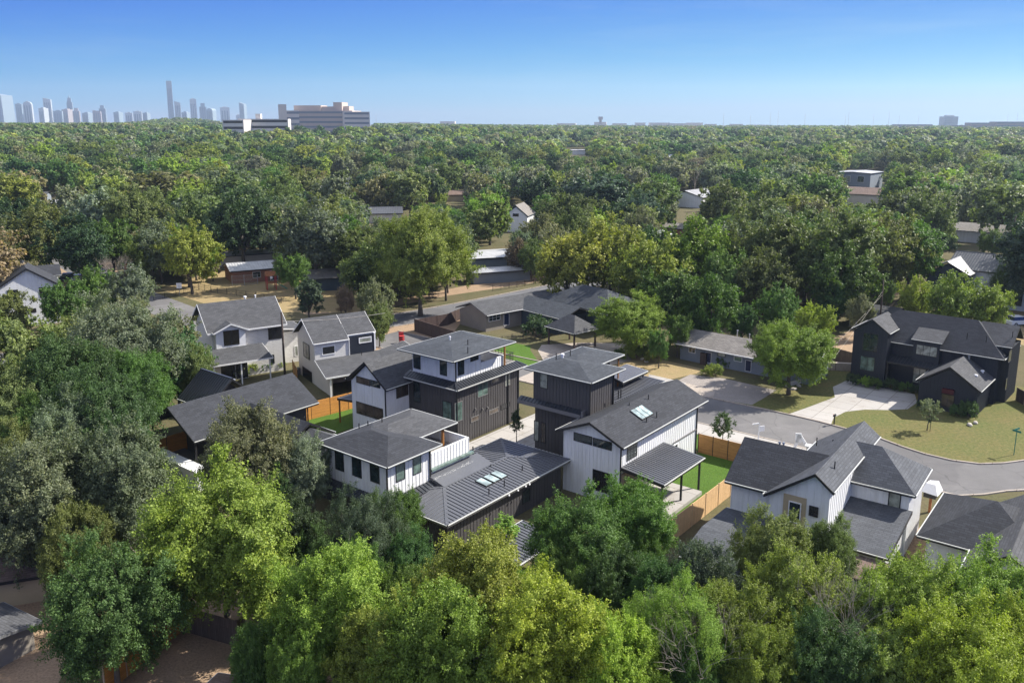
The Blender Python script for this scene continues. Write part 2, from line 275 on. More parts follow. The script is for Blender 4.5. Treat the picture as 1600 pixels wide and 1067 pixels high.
M = dict(
    shingle=shingle('charcoal_shingle', (0.041, 0.044, 0.052)), shingle_mid=shingle('grey_shingle', (0.075, 0.077, 0.083)),
    shingle_tan=shingle('weathered_shingle', (0.21, 0.195, 0.18)), shingle_blue=shingle('slate_shingle', (0.056, 0.063, 0.074)),
    shingle_brown=shingle('brown_shingle', (0.16, 0.115, 0.095)),
    metal=plain('charcoal_standing_seam', (0.115, 0.12, 0.135), 0.40, 0.12, 0.5, 5.0, 0.2, spec=0.5),
    metal_dark=plain('dark_standing_seam', (0.045, 0.050, 0.060), 0.35, 0.12, 0.5, 5.0, 0.35, spec=0.5),
    metal_light=plain('galvanised_metal', (0.50, 0.50, 0.50), 0.45, 0.25, 0.6, 7.0, 0.3),
    white=plain('white_siding', (0.76, 0.77, 0.78), 0.6, 0.06, 0.5, 6.0, streak=True), white_trim=plain('white_trim', (0.78, 0.78, 0.77), 0.5, 0.05),
    cream=plain('cream_siding', (0.62, 0.57, 0.50), 0.7, 0.1), tan=plain('tan_trim', (0.42, 0.34, 0.22), 0.8, 0.1),
    lap=rows('white_lap_siding', (0.70, 0.69, 0.66), 4.0, 0.19, 0.012, 0.03, 0.6, False),
    dark=plain('dark_bronze_siding', (0.070, 0.066, 0.068), 0.55, 0.14, 0.5, 6.0, streak=True), black=plain('black_siding', (0.017, 0.022, 0.034), 0.5, 0.2, 0.5, 6.0),
    bluegrey=plain('blue_grey_siding', (0.20, 0.23, 0.27), 0.7, 0.12), greige=plain('greige_siding', (0.24, 0.215, 0.18), 0.75, 0.12),
    bluegrey_dark=plain('dark_blue_siding', (0.045, 0.065, 0.085), 0.6, 0.12),
    brick=rows('orange_brick', (0.34, 0.17, 0.11), 0.24, 0.08, 0.008, 0.2, 0.9, False),
    trim=plain('black_trim', (0.018, 0.018, 0.020), 0.45, 0.2), grey_trim=plain('grey_trim', (0.16, 0.155, 0.155), 0.5, 0.1),
    drip=plain('pale_drip_edge', (0.62, 0.63, 0.60), 0.35, 0.05, 1.0, 8.0, 0.2), door_blue=plain('navy_door', (0.015, 0.022, 0.065), 0.45, 0.1),
    cedar=rows('cedar_fence_boards', (0.42, 0.215, 0.075), 2.4, 0.14, 0.008, 0.22), cedar_new=rows('fresh_cedar_boards', (0.60, 0.40, 0.21), 2.4, 0.14, 0.008, 0.15, vertical=True),
    cedar_bright=rows('orange_cedar_boards', (0.56, 0.255, 0.062), 2.4, 0.14, 0.008, 0.2),
    oldwood=rows('weathered_fence_boards', (0.14, 0.105, 0.08), 2.4, 0.15, 0.012, 0.3, vertical=True), post_wood=plain('stained_post', (0.25, 0.11, 0.03), 0.6, 0.2),
    darkwood=rows('dark_fence_boards', (0.075, 0.052, 0.046), 2.4, 0.15, 0.01, 0.3, vertical=True), pole=plain('creosote_pole', (0.055, 0.040, 0.034), 0.85, 0.3),
    palewood=plain('bare_timber', (0.52, 0.38, 0.24), 0.8, 0.15), tanboards=rows('tan_boards', (0.30, 0.225, 0.185), 3.0, 0.15, 0.01, 0.12, vertical=True),
    concrete=ground_mat('concrete_sheet', [(0.35, 0.33, 0.31), (0.43, 0.41, 0.385), (0.385, 0.37, 0.35)], 0.15, 0.6, 6.0, 0.85, 0.05, 0.08, 2.6),
    concrete_tan=ground_mat('stained_concrete', [(0.38, 0.33, 0.28), (0.46, 0.40, 0.35), (0.32, 0.28, 0.24)], 0.2, 0.8, 6.0, 0.9, 0.05, 0.08, 3.0),
    asphalt=ground_mat('asphalt_grey', [(0.145, 0.142, 0.142), (0.20, 0.193, 0.193), (0.13, 0.127, 0.127)], 0.05, 0.25, 9.0, 0.9, 0.05, 0.08, 0, 0.16),
    asphalt_dark=ground_mat('asphalt_dark', [(0.15, 0.152, 0.162), (0.18, 0.182, 0.19), (0.13, 0.13, 0.14)], 0.05, 0.25, 9.0, 0.9, 0.05, 0.08, 0, 0.12),
    turf=ground_mat('bright_turf', [(0.040, 0.100, 0.012), (0.075, 0.145, 0.020), (0.068, 0.110, 0.020)], 0.5, 2.2, 7.0, 0.95, 0.5),
    lawn=ground_mat('dry_lawn', [(0.060, 0.112, 0.024), (0.165, 0.125, 0.055), (0.095, 0.120, 0.034)], 0.12, 0.30, 3.0, 0.95, 0.5),
    drygrass=ground_mat('straw_grass', [(0.27, 0.20, 0.10), (0.34, 0.25, 0.14), (0.19, 0.175, 0.07)], 0.12, 0.6, 8.0, 0.95, 0.5),
    dirt=ground_mat('bare_dirt', [(0.29, 0.205, 0.135), (0.36, 0.25, 0.165), (0.21, 0.165, 0.115)], 0.1, 0.5, 6.0, 0.95, 0.4),
    gravel=ground_mat('grey_gravel', [(0.24, 0.215, 0.20), (0.31, 0.28, 0.26), (0.20, 0.18, 0.165)], 0.2, 0.9, 12.0, 0.95, 0.4),
    soil=ground_mat('ground_cover', [(0.115, 0.095, 0.055), (0.075, 0.085, 0.035), (0.17, 0.125, 0.08)], 0.03, 0.15, 3.0, 1.0, 0.5),
    mulch=plain('red_mulch', (0.30, 0.12, 0.05), 0.95, 0.35, 3.0, 20.0),
    leaf=foliage('leaves'), bark=plain('grey_bark', (0.10, 0.085, 0.07), 0.9, 0.4, 2.0, 9.0), twig=plain('pale_twigs', (0.30, 0.26, 0.22), 0.9, 0.3, 2.0, 9.0),
    glass=glassmat('window_glass', (0.020, 0.032, 0.034)), glass_green=glassmat('green_window_glass', (0.10, 0.15, 0.13), 0.12), glass_warm=glassmat('warm_window_glass', (0.075, 0.058, 0.045), 0.12),
    glass_pale=glassmat('pale_window_glass', (0.24, 0.26, 0.22), 0.12), skylight=glassmat('skylight_glass', (0.30, 0.38, 0.38), 0.12), black_glass=glassmat('dark_window_screen', (0.010, 0.011, 0.014), 0.25),
    dark_hole=plain('dark_interior', (0.03, 0.025, 0.022), 0.9, 0.3), red=plain('red_paint', (0.45, 0.05, 0.05), 0.5, 0.15), green_plastic=plain('teal_plastic', (0.02, 0.22, 0.16), 0.4, 0.1),
    blue_plastic=plain('blue_plastic', (0.02, 0.05, 0.16), 0.5, 0.1), orange=plain('orange_board', (0.65, 0.12, 0.05), 0.6, 0.1), white_plastic=plain('white_plastic', (0.8, 0.8, 0.82), 0.45, 0.05),
    steel=plain('galvanised_steel', (0.38, 0.39, 0.40), 0.4, 0.1, 1.0, 8.0, 0.6), sign_green=plain('street_sign_green', (0.01, 0.16, 0.12), 0.5, 0.1), tyre=plain('tyre_rubber', (0.02, 0.02, 0.02), 0.8, 0.2),
    silver=plain('silver_paint', (0.45, 0.48, 0.52), 0.3, 0.05, 1.0, 8.0, 0.5), carwhite=plain('white_paint', (0.7, 0.71, 0.72), 0.3, 0.05), carblack=plain('black_paint', (0.02, 0.022, 0.03), 0.25, 0.05),
    crimson=plain('crimson_awning', (0.07, 0.006, 0.010), 0.6, 0.1), wire=plain('pale_cable', (0.45, 0.42, 0.38), 0.6, 0.1), stone=plain('pale_stone', (0.48, 0.44, 0.38), 0.9, 0.2, 1.0, 5.0),
)
M['shingle_fresh'] = shingle('fresh_charcoal_shingle', (0.082, 0.088, 0.100), 0.35)

# ---------------------------------------------------------------- terrain height: level here, gently rising far away
def sstep(a, b, x):
    t = max(0.0, min(1.0, (x - a) / (b - a))); return t * t * (3 - 2 * t)
def hz(X, Y):
    d = math.hypot(X, Y); h = 6.0 * sstep(300, 1500, d)
    ang = X / max(Y, 1.0)
    h += 7.0 * sstep(350, 1300, d) * (1 - sstep(-0.25, 0.15, ang))
    h += 15.0 * math.exp(-((ang + 0.385) / 0.045) ** 2) * sstep(1900, 2500, d) * (1 - sstep(3000, 3600, d))
    return h
def struct(name, mb, mat, off=(0, 0, 0)):
    o = mb.build(name, mat); o['kind'] = 'structure'; return o
ys = [-9000, -3000, -1200, -400, -120, -40] + list(range(0, 300, 50)) + list(range(300, 1500, 75)) + list(range(1500, 4200, 180)) + [4500, 5500, 7000, 9500]
xs = sorted(set([s * a for s in (1, -1) for a in (0, 60, 120, 200, 300, 400, 520, 650, 800, 1000, 1300, 1600, 2000, 2500, 3200, 4200, 5600, 8000)]))
mb = MB(); mb.v = [(x, y, hz(x, y)) for y in ys for x in xs]; nx = len(xs)
mb.f = [[j * nx + i, j * nx + i + 1, (j + 1) * nx + i + 1, (j + 1) * nx + i] for j in range(len(ys) - 1) for i in range(nx - 1)]
g = struct('ground', mb, M['soil'])
def sheet(name, pts, z, mat, thick=0.0):
    mb = MB()
    if thick: mb.prism([(p[0], p[1], z) for p in pts], (0, 0, -thick))
    else: mb.poly([(p[0], p[1], z) for p in pts])
    return struct(name, mb, mat)
def uvs(pts, th=51.5): return [toXY(u, v, th) for u, v in pts]
def ribbon(name, line, width, z, mat, kerb=False):
    L_ = []; R_ = []
    n = len(line)
    for k, p in enumerate(line):
        a = Vector(line[max(k - 1, 0)]); b = Vector(line[min(k + 1, n - 1)]); d = (b - a).normalized(); nn = Vector((-d.y, d.x))
        L_.append(Vector(p) + nn * width / 2); R_.append(Vector(p) - nn * width / 2)
    mb = MB(); i = 0
    for k in range(n - 1): mb.poly([(*L_[k], z), (*R_[k], z), (*R_[k + 1], z), (*L_[k + 1], z)])
    struct(name, mb, mat)
    if kerb:
        mk = MB()
        for S in (L_, R_):
            for k in range(n - 1): mk.bar((*S[k], 0.05), (*S[k + 1], 0.05), 0.18, 0.17)
        struct('kerb', mk, M['concrete_tan'])
def smooth_line(pts, n=8):
    out = []
    P_ = [Vector(p) for p in pts]; P_ = [P_[0] * 2 - P_[1]] + P_ + [P_[-1] * 2 - P_[-2]]
    for i in range(1, len(P_) - 2):
        for k in range(n):
            t = k / n; a, b, c, d = P_[i - 1:i + 3]
            out.append(0.5 * ((2 * b) + (c - a) * t + (2 * a - 5 * b + 4 * c - d) * t * t + (3 * b - a - 3 * c + d) * t ** 3))
    out.append(P_[-2]); return out
# front street: runs along v at u 86..95, bends right in front of the black house
far_kerb = smooth_line([(95.2, 100), (95.2, 60), (95.3, 40), (95.3, 32), (94.9, 28.5), (94.1, 23.5), (92.8, 20.2), (92.0, 16.5), (92.9, 12.8), (96.5, 9.7), (104, 5), (118, -2), (150, -16)], 6)
near_kerb = smooth_line([(86.0, 100), (86.0, 60), (86.0, 40), (86.0, 30), (85.2, 22), (83.0, 15.5), (83.5, 12.5), (88.0, 9.0), (92, 4.5), (100, -1), (114, -9), (146, -24)], 6)
far_kerb = [p for k, p in enumerate(far_kerb)]; m_ = min(len(far_kerb), len(near_kerb))
def resample(pts, n):
    d = [0]
    for k in range(1, len(pts)): d.append(d[-1] + (pts[k] - pts[k - 1]).length)
    out = []; j = 0
    for i in range(n):
        s_ = d[-1] * i / (n - 1)
        while j < len(d) - 2 and d[j + 1] < s_: j += 1
        t = (s_ - d[j]) / max(1e-6, d[j + 1] - d[j]); out.append(pts[j].lerp(pts[j + 1], min(1, t)))
    return out
fk = [Vector(toXY(p.x, p.y, 51.5)) for p in resample(far_kerb, 60)]; nk = [Vector(toXY(p.x, p.y, 51.5)) for p in resample(near_kerb, 60)]
mb = MB()
for k in range(59): mb.poly([(*fk[k], 0.012), (*nk[k], 0.012), (*nk[k + 1], 0.012), (*fk[k + 1], 0.012)])
struct('street', mb, M['asphalt'])
mk = MB()
for S in (fk, nk):
    for k in range(59): mk.bar((*S[k], 0.045), (*S[k + 1], 0.045), 0.20, 0.17)
struct('kerb', mk, M['concrete_tan'])
Bline = smooth_line([(75, 243), (45, 211), (14, 178), (-16, 148.5), (-40, 133), (-70, 120.5), (-105, 108), (-150, 95)], 8)
ribbon('back_street', Bline, 8.6, 0.012, M['asphalt_dark'], True)
Cline = smooth_line([(-44, 133.5), (-63, 153), (-84, 176), (-115, 215), (-150, 262)], 8)
ribbon('side_street', Cline, 8.0, 0.016, M['asphalt'], False)
# lots
sheet('sidewalk', uvs([(82.6, 52), (82.6, 26), (85.9, 26), (85.9, 52)]), 0.10, M['concrete'], 0.2)
sheet('front_turf', uvs([(78.2, 40.6), (78.2, 24), (82.6, 24), (82.6, 40.6)]), 0.030, M['turf'])
sheet('back_turf', uvs([(57, 36.8), (57, 29.9), (77.9, 29.9), (77.9, 36.8)]), 0.026, M['turf'])
sheet('shared_drive', uvs([(50, 57.6), (50, 50.4), (85.9, 50.4), (85.9, 57.6)]), 0.034, M['concrete'])
sheet('front_apron', uvs([(78, 50.4), (78, 42.4), (85.9, 42.4), (85.9, 50.4)]), 0.030, M['concrete'])
sheet('patio_slab', uvs([(61.7, 36.55), (61.7, 31.9), (68.6, 31.9), (68.6, 36.55)]), 0.35, M['concrete'], 0.35)
sheet('side_turf', uvs([(55.6, 79.0), (55.6, 71), (67.5, 71), (67.5, 79.0)]), 0.030, M['turf'])
sheet('cream_drive', uvs([(95.4, 52.8), (95.4, 47.5), (99.2, 49.2), (99.5, 55)]), 0.028, M['concrete'])
sheet('stained_drive', uvs([(95.4, 47.5), (95.4, 43.5), (98.4, 44.6), (99.2, 49.2)]), 0.028, M['concrete_tan'])
sheet('gravel_yard', uvs([(98.6, 50.5), (95.5, 43.4), (96, 38.5), (103.5, 38.5), (104.2, 46), (103, 50.5)]), 0.022, M['gravel'])
sheet('straw_yard', uvs([(95.4, 64), (95.4, 52), (99.4, 51.5), (104.0, 50), (106.5, 50.3), (108, 66), (104, 69)]), 0.018, M['drygrass'])
sheet('shaded_yard', uvs([(95.4, 43.3), (95.4, 34.0), (104, 34.5), (110, 36), (110, 38.2), (96, 38.6)]), 0.032, M['lawn'])
sheet('corner_lawn', [tuple(p) for p in [Vector(toXY(u, v, 51.5)) for u, v in [(95.2, 33.6), (95.2, 29.2), (94.3, 23.5), (93.0, 20.2), (92.2, 16.5), (93.1, 12.8), (96.7, 9.8), (104, 5.2), (118, -2), (125, 3), (125, 35), (112, 38)]]], 0.020, M['lawn'])
drv = smooth_line([(94.9, 31.2), (100.2, 31.4), (105.5, 29.4), (109.0, 25.6)], 8)
sheet('curved_drive', uvs([(95.2, 33.9), (99.4, 32.9), (105.4, 31.6), (109.5, 33.2), (114.6, 32.6), (113.0, 24.0), (109.6, 22.9), (106.3, 23.2), (104.4, 25.0), (102.9, 27.2), (100.6, 28.8), (97.6, 29.2), (95.1, 28.7)]), 0.028, M['concrete'])
sheet('neighbour_drive', uvs([(86.4, 62.6), (86.4, 68.0), (94, 68.5), (100, 74.5), (103, 76), (108, 72), (112, 66), (104, 60.5), (96, 62.6)]), 0.024, M['concrete_tan'])
sheet('neighbour_lawn', uvs([(93.5, 69), (99.5, 75.6), (101.5, 77), (100.5, 84), (92, 80.5), (87.5, 74)]), 0.020, M['turf'])
sheet('far_front_lawn', [G(*p)[:2] for p in [(1500, 478), (1600, 470), (1600, 540), (1560, 530), (1520, 512)]], 0.020, M['drygrass'])
sheet('play_yard', [G(*p)[:2] for p in [(250, 452), (330, 425), (470, 415), (520, 448), (600, 462), (560, 488), (430, 488), (330, 478)]], 0.006, M['drygrass'])
sheet('oak_yard', [G(*p)[:2] for p in [(590, 505), (650, 492), (720, 484), (720, 505), (700, 530), (600, 540)]], 0.010, M['dirt'])
sheet('bare_yard', [G(*p)[:2] for p in [(560, 520), (700, 520), (720, 560), (640, 575), (540, 560)]], 0.006, M['dirt'])
sheet('left_verge', [G(*p)[:2] for p in [(40, 520), (140, 505), (200, 540), (60, 545), (35, 548)]], 0.006, M['drygrass'])
sheet('left_dirt', [G(*p)[:2] for p in [(80, 415), (180, 408), (185, 428), (90, 432)]], 0.006, M['dirt'])
sheet('brown_yard', [G(*p)[:2] for p in [(-80, 900), (80, 830), (130, 900), (130, 1000), (60, 1120), (-80, 1120)]], 0.006, M['dirt'])
sheet('shaded_dirt_yard', [G(*p)[:2] for p in [(140, 1120), (235, 1000), (300, 930), (420, 960), (520, 1000), (520, 1120)]], 0.006, M['dirt'])
sheet('side_dirt', [G(*p)[:2] for p in [(1400, 850), (1470, 800), (1500, 870), (1440, 900)]], 0.010, M['dirt'])
sheet('verge_across', [G(*p)[:2] for p in [(440, 478), (620, 468), (760, 440), (900, 420), (900, 432), (700, 462), (600, 482), (480, 492)]], 0.004, M['dirt'])
sheet('kitchen_yard', [G(*p)[:2] for p in [(1360, 500), (1300, 530), (1290, 560), (1330, 575), (1400, 470)]], 0.006, M['dirt'])

# ---------------------------------------------------------------- house kit (local frame: u to the far right, v to the far left)
class House:
    def __init__(s, name, label, cat, th, u0, v0, z0=0.0, group=None):
        s.th, s.u0, s.v0, s.z0 = th, u0, v0, z0
        x, y = toXY(u0, v0, th); s.root = empty(name, (x, y, z0), R(th), label, cat, group)
    def b(s, mb, name, mat, parent=None, label=None):
        if not mb.v: return None
        par = parent or s.root
        o = mb.build(name, M[mat], par, (s.u0, s.v0, s.z0))
        if label: o['label'] = label
        return o
    # walls as a closed block; gable=(axis, ridge position, ridge z) lifts two ends to a peak
    def walls(s, u0, u1, v0, v1, z0, z1, mat='white', gable=None, batten=0.41, name='wall', parent=None, z1b=None, bw=0.05, label=None):
        mb = MB(); ax = gable[0] if gable else None
        if gable is None: mb.box(u0, u1, v0, v1, z0, z1); top = lambda f, a: z1
        elif ax == 'u':
            zb = z1b if z1b is not None else z1
            prof = [(v0, z0), (v1, z0), (v1, zb), (gable[1], gable[2]), (v0, z1)]
            mb.prism([(u0, a, z) for a, z in prof], (u1 - u0, 0, 0))
            top = lambda f, a: (np.interp(a, [v0, gable[1], v1], [z1, gable[2], zb]) if f in ('-u', '+u') else (z1 if f == '-v' else zb))
        else:
            zb = z1b if z1b is not None else z1
            prof = [(u0, z0), (u1, z0), (u1, zb), (gable[1], gable[2]), (u0, z1)]
            mb.prism([(a, v0, z) for a, z in prof], (0, v1 - v0, 0))
            top = lambda f, a: (np.interp(a, [u0, gable[1], u1], [z1, gable[2], zb]) if f in ('-v', '+v') else (z1 if f == '-u' else zb))
        if batten:
            p = 0.028; h = bw / 2
            for f in ('-u', '-v', '+u', '+v'):
                lo, hi = (v0, v1) if f[1] == 'u' else (u0, u1)
                n = max(1, int(round((hi - lo) / batten)))
                for k in range(n + 1):
                    a = lo + h + (hi - lo - bw) * k / n; zt = float(top(f, a)) - 0.04
                    if f == '-u': mb.box(u0 - p, u0 - 0.002, a - h, a + h, z0, zt)
                    elif f == '+u': mb.box(u1 + 0.002, u1 + p, a - h, a + h, z0, zt)
                    elif f == '-v': mb.box(a - h, a + h, v0 - p, v0 - 0.002, z0, zt)
                    else: mb.box(a - h, a + h, v1 + 0.002, v1 + p, z0, zt)
        return s.b(mb, name, mat, parent, label)
    def roof(s, polys, mat='shingle', t=0.2, fascia='trim', drip=True, name='roof', seams=None, cap=False, label=None):
        mb = MB(); down = Vector((0, 0, -t))
        for p in polys: mb.solid([Vector(q) for q in p], [Vector(q) + down for q in p])
        edges = {}
        for p in polys:
            c = sum((Vector(q) for q in p), Vector()) / len(p)
            for i in range(len(p)):
                a, b = Vector(p[i]), Vector(p[(i + 1) % len(p)])
                ka, kb = tuple(round(x, 2) for x in a), tuple(round(x, 2) for x in b)
                edges.setdefault(tuple(sorted((ka, kb))), []).append((a, b, c))
        fm, dm, cm = MB(), MB(), []
        for k, L_ in edges.items():
            a, b, c = L_[0]
            if len(L_) == 1:
                d = (b - a); h = Vector((d.y, -d.x, 0))
                if h.length < 1e-3: continue
                h.normalize()
                if h.dot(((a + b) / 2 - c)) < 0: h = -h
                o1 = h * 0.045
                fm.solid([a - Vector((0, 0, .012)), b - Vector((0, 0, .012)), b + o1 - Vector((0, 0, .012)), a + o1 - Vector((0, 0, .012))],
                         [a + down * 1.25, b + down * 1.25, b + o1 + down * 1.25, a + o1 + down * 1.25])
                if drip and abs(d.z) < 0.05:
                    o2 = h * 0.13; q1 = Vector((0, 0, -0.02)); q2 = Vector((0, 0, -0.09))
                    dm.solid([a + o1 + q1, b + o1 + q1, b + o2 + q1, a + o2 + q1], [a + o1 + q2, b + o1 + q2, b + o2 + q2, a + o2 + q2])
            elif cap or seams:
                cm.append(MB().bar(a + Vector((0, 0, .012)), b + Vector((0, 0, .012)), 0.26 if seams else 0.22, 0.05))
        ro = s.b(mb, name, mat, label=label)
        s.b(fm, 'fascia', fascia, ro); s.b(dm, 'gutter', 'drip' if drip is True else (drip or 'drip'), ro); [s.b(q, 'ridge_cap', mat, ro) for q in cm]
        if seams:
            sm = MB()
            for p in polys:
                P_ = [Vector(q) for q in p]; n = (P_[1] - P_[0]).cross(P_[2] - P_[1])
                if n.length < 1e-6: n = (P_[2] - P_[1]).cross(P_[0] - P_[2])
                n.normalize(); n = -n if n.z < 0 else n
                e = Vector((0, 0, 1)).cross(n)
                if e.length < 0.01: e = Vector((0, 1, 0))
                e.normalize(); sd_ = n.cross(e); o = P_[0]
                q = [((a - o).dot(e), (a - o).dot(sd_)) for a in P_]
                lo, hi = min(a[0] for a in q), max(a[0] for a in q)
                x = math.ceil((lo + 0.1) / seams) * seams
                while x < hi - 0.05:
                    ys_ = []
                    for i in range(len(q)):
                        (x1, y1), (x2, y2) = q[i], q[(i + 1) % len(q)]
                        if (x1 - x) * (x2 - x) < 0: ys_.append(y1 + (y2 - y1) * (x - x1) / (x2 - x1))
                    if len(ys_) >= 2 and max(ys_) - min(ys_) > 0.2:
                        a = o + e * x + sd_ * (min(ys_) + 0.02) + n * 0.028; b_ = o + e * x + sd_ * (max(ys_) - 0.02) + n * 0.028
                        sm.bar(a, b_, 0.045, 0.055)
                    x += seams
            s.b(sm, 'standing_seam', mat, ro)
        s.last = ro
        return ro
    def gable(s, axis, a0, a1, b0, br, b1, ze0, zr, ze1=None, **k):
        ze1 = ze0 if ze1 is None else ze1
        if axis == 'u': P = lambda a, b, z: (a, b, z)
        else: P = lambda a, b, z: (b, a, z)
        return s.roof([[P(a0, b0, ze0), P(a1, b0, ze0), P(a1, br, zr), P(a0, br, zr)], [P(a0, br, zr), P(a1, br, zr), P(a1, b1, ze1), P(a0, b1, ze1)]], **k)
    def hip(s, u0, u1, v0, v1, ze, zr, axis='u', i0=None, i1=None, **k):
        if axis == 'u':
            m = (v0 + v1) / 2; i0 = m - v0 if i0 is None else i0; i1 = m - v0 if i1 is None else i1
            A, B_ = (u0 + i0, m, zr), (u1 - i1, m, zr)
            P = [[(u0, v0, ze), (u1, v0, ze), B_, A], [(u1, v1, ze), (u0, v1, ze), A, B_], [(u0, v1, ze), (u0, v0, ze), A], [(u1, v0, ze), (u1, v1, ze), B_]]
        else:
            m = (u0 + u1) / 2; i0 = m - u0 if i0 is None else i0; i1 = m - u0 if i1 is None else i1
            A, B_ = (m, v0 + i0, zr), (m, v1 - i1, zr)
            P = [[(u0, v1, ze), (u0, v0, ze), A, B_], [(u1, v0, ze), (u1, v1, ze), B_, A], [(u0, v0, ze), (u1, v0, ze), A], [(u1, v1, ze), (u0, v1, ze), B_]]
        return s.roof(P, **k)
    def win(s, face, c, x0, x1, cy, hpx, glass='glass', frame='trim', nv=0, nh=0, fw=0.07, name='window', parent=None, proud=0.05):
        # photo columns x0..x1, middle row cy and height in pixels -> a real opening on the wall plane
        ax = face[1]; a0, _, _ = PV(x0, cy, ax, c, s.th); a1, _, _ = PV(x1, cy, ax, c, s.th); am, zm, t = PV((x0 + x1) / 2, cy, ax, c, s.th)
        h = hpx * t / F_ / math.cos(PITCH * 1.6)
        return s.window(face, c, min(a0, a1), max(a0, a1), zm - h / 2, zm + h / 2, glass, frame, nv, nh, fw, name, parent, proud)
    def window(s, face, c, a0, a1, z0, z1, glass='glass', frame='trim', nv=0, nh=0, fw=0.07, name='window', parent=None, proud=0.05):
        sg = -1 if face[0] == '-' else 1; ax = face[1]
        def bx(mb, p, q, r, t_, d0, d1):
            e0, e1 = sorted((c + sg * d0, c + sg * d1))
            if ax == 'u': mb.box(e0, e1, p, q, r, t_)
            else: mb.box(p, q, e0, e1, r, t_)
        f = MB(); d0, d1 = -0.02, proud
        bx(f, a0 - fw, a1 + fw, z1, z1 + fw, d0, d1); bx(f, a0 - fw, a1 + fw, z0 - fw, z0, d0, d1)
        bx(f, a0 - fw, a0, z0, z1, d0, d1); bx(f, a1, a1 + fw, z0, z1, d0, d1)
        for k in range(nv):
            a = a0 + (a1 - a0) * (k + 1) / (nv + 1); bx(f, a - 0.03, a + 0.03, z0, z1, d0, d1 - 0.012)
        for k in range(nh):
            z = z0 + (z1 - z0) * (k + 1) / (nh + 1); bx(f, a0, a1, z - 0.02, z + 0.02, d0, d1 - 0.014)
        fo = s.b(f, name, frame, parent)
        p = MB(); bx(p, a0, a1, z0, z1, -0.02, 0.03); s.b(p, 'pane' if name != 'door' else 'door_leaf', glass, fo)
        return fo
    def vent(s, px, py, z, h=0.45, r=0.05, mat='trim', name='vent_pipe'):
        u, v = UV(px, py, z, s.th); mb = MB(); mb.cyl(u, v, z - 0.25, z + h, r, None, 8)
        if mat != 'trim': mb.cyl(u, v, z + h, z + h + 0.12, r * 1.7, r * 1.3, 8)
        return s.b(mb, name, mat, s.last)
    def pipe(s, u, v, z0, z1, mat='trim', r=0.055):
        mb = MB(); mb.box(u - r, u + r, v - r, v + r, z0, z1); return s.b(mb, 'downspout', mat)
    def post(s, u, v, z0, z1, w=0.14, mat='trim'):
        mb = MB(); mb.box(u - w / 2, u + w / 2, v - w / 2, v + w / 2, z0, z1); return s.b(mb, 'post', mat)
    def skylight(s, cu, cv, plane, n, su, sv, gap, step):
        z = lambda u, v: plane[0] + plane[1] * u + plane[2] * v
        for k in range(n):
            u0 = cu + (k - (n - 1) / 2) * (su + gap) - su / 2; u1 = u0 + su; v0 = cv - sv / 2; v1 = cv + sv / 2
            f = MB(); q = [(u0 - .06, v0 - .06), (u1 + .06, v0 - .06), (u1 + .06, v1 + .06), (u0 - .06, v1 + .06)]
            f.solid([(a, b, z(a, b) + 0.11) for a, b in q], [(a, b, z(a, b) - 0.05) for a, b in q]); fo = s.b(f, 'skylight', 'trim', s.last)
            g_ = MB(); q = [(u0, v0), (u1, v0), (u1, v1), (u0, v1)]
            g_.solid([(a, b, z(a, b) + 0.13) for a, b in q], [(a, b, z(a, b) + 0.05) for a, b in q])
            o = g_.build('pane', M['skylight'], s.last, (s.u0, s.v0, s.z0))
# ---------------------------------------------------------------- three-storey white and bronze house (centre)
TH = 51.5
h = House('town_house', 'three-storey house with white top floor and balcony over dark bronze walls', 'house', TH, 68, 61)
h.walls(63.5, 74.0, 58.0, 65.2, 0, 6.7, 'dark', label='dark bronze board-and-batten lower storeys')
h.walls(63.9, 68.0, 58.5, 64.9, 6.75, 9.95, 'white', label='white board-and-batten top storey')
h.walls(68.0, 70.0, 61.6, 64.9, 6.98, 9.95, 'white')
h.walls(68.0, 72.2, 58.5, 58.62, 6.98, 8.15, 'white', name='parapet'); h.walls(72.05, 72.2, 58.64, 62.5, 6.98, 8.15, 'white', name='parapet')
mb = MB(); mb.box(68.0, 74.2, 58.64, 65.0, 6.7, 6.96); h.b(mb, 'balcony_deck', 'concrete')
h.roof([[(62.9, 57.4, 6.5), (74.9, 57.4, 6.5), (74.3, 58.5, 6.97), (63.9, 58.5, 6.97)], [(62.9, 65.5, 6.5), (62.9, 57.4, 6.5), (63.9, 58.5, 6.97), (63.9, 65.5, 6.97)],
        [(74.9, 57.4, 6.5), (74.9, 65.5, 6.5), (74.3, 65.5, 6.97), (74.3, 58.5, 6.97)]], 'metal_dark', 0.12, 'grey_trim', True, 'skirt_roof', seams=0.42)
mb = MB(); mb.box(63.05, 74.75, 57.5, 57.95, 6.2, 6.36); mb.box(63.05, 63.48, 57.95, 65.3, 6.2, 6.36); h.b(mb, 'soffit', 'grey_trim')
h.roof([[(62.0, 57.1, 9.9), (72.4, 57.1, 9.9), (69.6, 61.2, 10.5), (66.1, 61.2, 10.5)], [(72.4, 65.3, 9.9), (62.0, 65.3, 9.9), (66.1, 61.2, 10.5), (69.6, 61.2, 10.5)],
        [(62.0, 65.3, 9.9), (62.0, 57.1, 9.9), (66.1, 61.2, 10.5)], [(72.4, 57.1, 9.9), (72.4, 65.3, 9.9), (69.6, 61.2, 10.5)]], 'shingle_blue', 0.16, 'trim', name='roof')
h.vent(731, 538, 10.3, 0.55); h.vent(731, 549, 10.2, 0.5); h.vent(703, 531, 10.4, 0.3, 0.07, 'white_plastic')
h.post(72.0, 58.35, 7.0, 9.75, 0.16, 'post_wood')
mb = MB()
for k in range(9): mb.box(72.3 + k * .21, 72.34 + k * .21, 58.7, 58.74, 6.97, 7.95)
